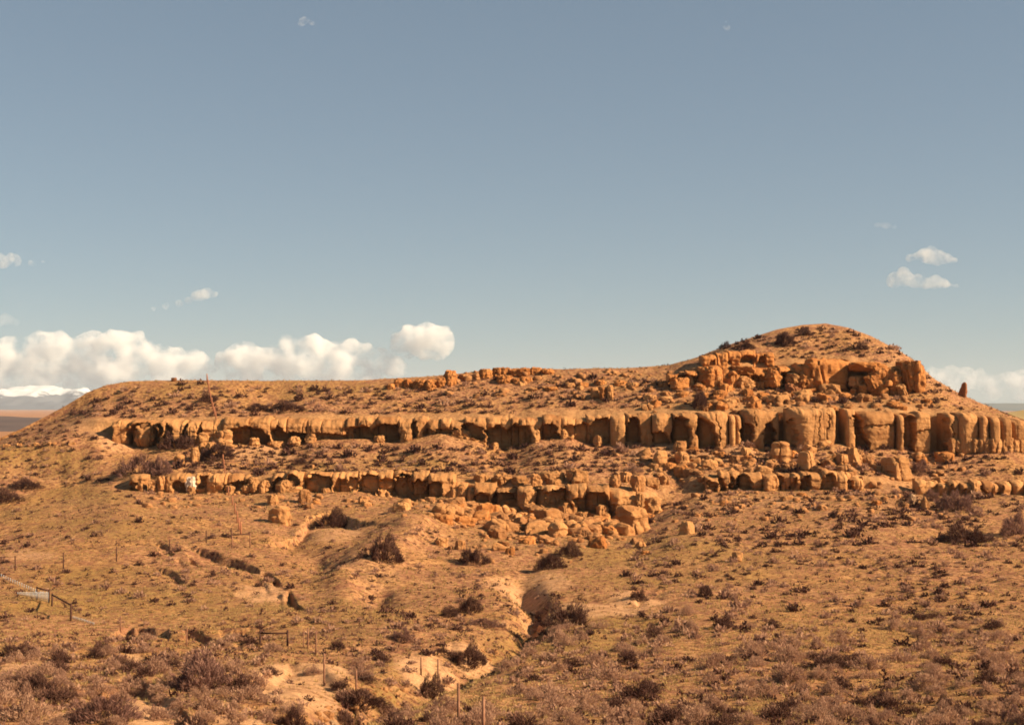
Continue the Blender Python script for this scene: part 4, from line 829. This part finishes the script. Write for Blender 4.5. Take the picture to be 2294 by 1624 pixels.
for zi, (rg, cnt, rad, dk, lab, grp) in enumerate(ZONES):
    k = 0; tries = 0
    while k < cnt and tries < cnt * 8:
        tries += 1
        x = rng.uniform(rg[0], rg[1]); v = rg[2] + (rg[3] - rg[2]) * rng.random()
        cl = fbm(np.array([[x / 90, v / 30, zi * 5.0]]), 2, 77)[0]
        if rng.random() > 0.55 + 0.7 * cl: continue
        p = hit(x, v, 34, 290)
        if p is None or p[1] > SKY_Y(x) - 3.5: continue
        i, t = col_at(x); j = np.searchsorted(GY[i], p[1]); j = min(j, nr - 1)
        if ROCK[i, j] > 0.3 or (CLAY[i, j] > 0.6 and rng.random() < .8): continue
        r_ = rad[0] * (rad[1] / rad[0]) ** (rng.random() ** 1.5)
        ci, cj = int(p[0] // 4), int(p[1] // 4); nbr = [q for di in (-1, 0, 1) for dj in (-1, 0, 1) for q in cells.get((ci + di, cj + dj), ())]
        if any(abs(q[0] - p[0]) < 0.75 * (r_ + q[2]) and abs(q[1] - p[1]) < 1.1 * (r_ + q[2]) for q in nbr): continue
        cells.setdefault((ci, cj), []).append((p[0], p[1], r_))
        plants.append((r_ / p[1], p, r_, rng.random() < dk, lab, grp)); k += 1
plants.sort(key=lambda q: -q[0])
for q, (sz, p, r_, dark, lab, grp) in enumerate(plants[:300]):
    o = link('sagebrush', SAGE[5 + q % 2] if dark else SAGE[q % 5], None, (p[0], p[1], p[2] - 0.05 * r_), (0, 0, rng.uniform(0, 6.28)), (r_, r_, r_ * rng.uniform(.65, 1.05)))
    tag(o, size_word(r_, .42, .62) + (' dark' if dark else ' tan') + ' sagebrush ' + where(p), 'sagebrush', 'sagebrush ' + where(p).replace('just ', '').replace('well ', ''))
def mass(name, items, protos, mat, label):
    VV, FF, TT = [], [], []; o = 0
    for (p, r_, hgt, k) in items:
        V, F, t = protos[k]; a = rng.uniform(0, 6.28); c, s = math.cos(a), math.sin(a)
        W = np.stack([(V[:, 0] * c - V[:, 1] * s) * r_, (V[:, 0] * s + V[:, 1] * c) * r_, V[:, 2] * hgt], -1) + p
        VV.append(W); FF.append(F + o); o += len(V); TT.append(np.clip(t * .55 + rng.random() * .45, 0, 1))
    me = with_tone(mesh_np(name, np.concatenate(VV), np.concatenate(FF), (mat,)), np.concatenate(TT))
    ob = link(name, me); ob['kind'] = 'stuff'; ob['label'] = label; return ob
low = [twigs(130, 200 + k, .8, (.22, .48), .10, .1) for k in range(6)]
rest = plants[300:]
mass('low_scrub', [(p, r_, r_ * rng.uniform(.75, 1.1), rng.integers(0, 6)) for (sz, p, r_, dark, lab, grp) in rest if not dark], low, M_SAGE, 'small tan scrub scattered over the far slopes')
mass('dark_scrub', [(p, r_, r_ * rng.uniform(.75, 1.1), rng.integers(0, 6)) for (sz, p, r_, dark, lab, grp) in rest if dark], low, M_DARKBUSH, 'small dark scrub scattered over the far slopes')
# ---- grass: tufts all over the slopes, one mass
tuft = []
for k in range(6):
    r_ = np.random.default_rng(400 + k); nb = 7
    a = r_.uniform(0, 6.283, nb); b0 = np.stack([np.cos(a), np.sin(a), 0 * a], -1) * r_.uniform(0, .5, (nb, 1))
    d = np.stack([np.cos(a) * .55, np.sin(a) * .55, 0 * a + r_.uniform(.6, 1.1, nb)], -1); s = np.stack([-np.sin(a), np.cos(a), 0 * a], -1) * .16
    V = np.stack([b0 - s, b0 + s, b0 + d], 1).reshape(-1, 3); V[:, 2] -= .05
    tuft.append((V, np.arange(nb * 3).reshape(-1, 3), np.full(nb * 3, .5)))
items = []
NG = 56000
gx = rng.uniform(-160, 2480, NG); gt = rng.random(NG)
Yq = 40 * (262 / 40) ** (gt ** .75)                                  # even in log distance
for x, Y in zip(gx, Yq):
    X = (x - CX) * Y / FW; i, t = col_at(x); j = min(np.searchsorted(GY[i], Y), nr - 1)
    if ROCK[i, j] > .25 or rng.random() < CLAY[i, j] * .9: continue
    z = GZ[i, j] + (GZ[i, j - 1] - GZ[i, j]) * np.clip((GY[i, j] - Y) / max(GY[i, j] - GY[i, j - 1], 1e-3), 0, 1)
    r_ = rng.uniform(.07, .2) * (0.55 + 0.45 * Y / 120); items.append((np.array([X, Y, z]), r_, r_ * rng.uniform(.7, 1.5), rng.integers(0, 6)))
mass('dry_grass', items, tuft, M_GRASS, 'short dry grass and forbs over all the slopes')

# ---- tiny dark clumps between the grass
tiny = [twigs(22, 300 + k, .8, (.3, .7), .16) for k in range(6)]
items = []
for q in range(9000):
    x = rng.uniform(-140, 2460); Y = 42 * (258 / 42) ** (rng.random() ** 0.8); X = (x - CX) * Y / FW; i, t = col_at(x); j = min(np.searchsorted(GY[i], Y), nr - 1)
    if ROCK[i, j] > .25 or rng.random() < CLAY[i, j] * .8 or GY[i, j] > SKY_Y(x) + 1: continue
    if rng.random() > 0.5 + 0.8 * fbm(np.array([[X / 14, Y / 14, 3.0]]), 1, 91)[0]: continue
    r_ = rng.uniform(.10, .27) * (0.8 + 0.3 * Y / 120); items.append((np.array([X, Y, ground_z(X, Y)]), r_, r_ * rng.uniform(.7, 1.2), rng.integers(0, 6)))
mass('small_scrub', items, tiny, M_DARKBUSH, 'tiny dark forbs and dead clumps between the grass')

# ------------------------------------------------------------------ fences
def fence(name, label, posts, rails=(), mat=M_POST, wires=3, cat='fence', hgt=1.25, rad=0.055, wire_from=0):
    """posts: list of (x, v_base[, height, lean]) in the picture, standing on the ground"""
    ps = []
    for q in posts:
        p = hit(q[0], q[1], q[4] if len(q) > 4 else 34)
        ps.append((p, q[2] if len(q) > 2 and q[2] else hgt, q[3] if len(q) > 3 else 0.0))
    root = bpy.data.objects.new(name, None); C.objects.link(root); root.location = ps[0][0]; tag(root, label, cat); b0 = ps[0][0]
    tops = []
    for (p, h, ln) in ps:
        V, F = tube((0, 0, -0.35), (ln * h, 0, h), rad, rad * .85, 7)
        link('post', mesh_np('post', V, F, (mat,), False), root, tuple(p - b0)); tops.append(p + np.array([ln * h, 0, h]))
    for k in range(len(ps) - 1):
        for wq in range(wires):
            f = (0.92, 0.62, 0.34)[wq]; a = ps[k][0] * (1 - f) + tops[k] * f - b0; c = ps[k + 1][0] * (1 - f) + tops[k + 1] * f - b0
            mid = (a + c) / 2 - np.array([0, 0, .02]); V, F = joinVF([tube(a, mid, .004, .004, 3), tube(mid, c, .004, .004, 3)])
            link('wire', mesh_np('wire', V, F, (M_WIRE,)), root)
    for (i, fi, j, fj, rr) in rails:
        a = ps[i][0] * (1 - fi) + tops[i] * fi - b0; c = ps[j][0] * (1 - fj) + tops[j] * fj - b0
        V, F = tube(a, c, rr, rr, 7); link('brace_rail', mesh_np('brace_rail', V, F, (M_BRACE,)), root)
    return root
# the fence that climbs the mesa
climb = [(540, 1196), (536, 1186), (532, 1170), (527, 1150), (521, 1132), (512, 1110), (507, 1088), (504, 1066), (502, 1050), (500, 1038), (497, 1026), (484, 942), (481, 932), (478, 922), (475, 911), (472, 900), (470, 890), (468, 880), (467, 870), (465, 862), (464, 857)]
fence('wire_fence', 'rusty wire fence climbing the mesa in one straight line of posts', [(x, v, 1.5 if v < 950 else 1.35, -0.03, 130) for x, v in climb], mat=M_RUSTPOST, rad=.1)
fence('wire_fence', 'wire fence with thin posts crossing the left flat', [(-40, 1284, 1.5), (34, 1278, 1.4), (142, 1273, 1.5), (261, 1258, 1.45), (380, 1238, 1.4), (462, 1216, 1.3), (518, 1206, 1.2)], rails=[(0, .95, 1, .95, .03)], mat=M_BRACE, rad=.065)
fence('fence_brace', 'pale timber brace of two posts and a rail at the far corner of the flat', [(520, 1228, 1.5), (560, 1226, 1.5)], [(0, .93, 1, .93, .07)], cat='brace', wires=0, rad=.07, mat=M_POST)
fence('fence_brace', 'low dark timber brace across the middle of the flat', [(583, 1444, 0.85), (644, 1446, 0.9)], [(0, .8, 1, .8, .055)], cat='brace', wires=0, rad=.07, mat=M_BRACE)
fence('fence_brace', 'small dark brace above the grey lath screen', [(83, 1343, 1.05, -0.02), (110, 1350, 1.05)], [(0, .93, 1, .9, .06)], cat='brace', wires=0, rad=.075, mat=M_BRACE)
fence('fence_brace', 'dark brace with a sloping rail at the right end of the lath screen', [(116, 1357, 1.0, 0.04), (158, 1390, 1.25, 0.04)], [(0, .88, 1, .9, .06)], cat='brace', wires=0, rad=.08, mat=M_BRACE)
fence('wire_fence', 'wire fence of tall thin posts following the foreground wash', [(270, 1412, 1.1), (418, 1448, 1.15), (690, 1452, 1.2), (708, 1466, 1.25), (726, 1533, 1.45), (798, 1548, 0.95), (943, 1512, 0.95), (981, 1540, 1.55), (1027, 1625, 1.25), (1083, 1648, 1.1)], mat=M_POST, rad=.05, wires=2)
fence('fence_post', 'single leaning stick post behind the low dark brace', [(680, 1448, 1.0)], cat='post', wires=0, rad=.035)
# the lath screens hung across the wash: every lath is its own piece
lath_me = mesh_np('lath', *[q for q in (lambda v: (np.array([(-.022, -.01, 0), (.022, -.01, 0), (.022, .01, 0), (-.022, .01, 0), (-.022, -.01, 1), (.022, -.01, 1), (.022, .01, 1), (-.022, .01, 1)]), np.array([(0, 3, 2, 1), (4, 5, 6, 7), (0, 1, 5, 4), (1, 2, 6, 5), (2, 3, 7, 6), (3, 0, 4, 7)])))(0)], (M_LATH,))
def lath_fence(label, x0, v0, h0, x1, v1, h1, cnt, Yo):
    root = bpy.data.objects.new('lath_screen', None); C.objects.link(root); pa = px(x0, v0, Yo); root.location = pa; tag(root, label, 'screen')
    for k in range(cnt):
        t = (k + .5) / cnt; x = x0 + (x1 - x0) * t; v = v0 + (v1 - v0) * t; h = (h0 + (h1 - h0) * t) * Yo / FW
        p = px(x, v, Yo); link('lath', lath_me, root, tuple(p - pa), (0, 0, rng.uniform(-.1, .1)), (1, 1, h * rng.uniform(.95, 1.05)))
    for f in (.25, .8):
        V, F = tube(px(x0, v0 - h0 * f, Yo - .02) - pa, px(x1, v1 - h1 * f, Yo - .02) - pa, .006, .006, 4); link('wire', mesh_np('wire', V, F, (M_WIRE,)), root)
Yl = hit(96, 1350, 60)[1] - 0.4
lath_fence('grey lath screen hung under the small dark brace', 38, 1332, 6, 109, 1349, 24, 22, Yl)
lath_fence('lath screen running down to the brace from the left edge', -20, 1286, 10, 82, 1331, 11, 20, Yl + 1.5)
lath_fence('broken pale lath row right of the sloping brace', 162, 1386, 7, 212, 1401, 7, 14, hit(188, 1400, 60)[1] - .2)
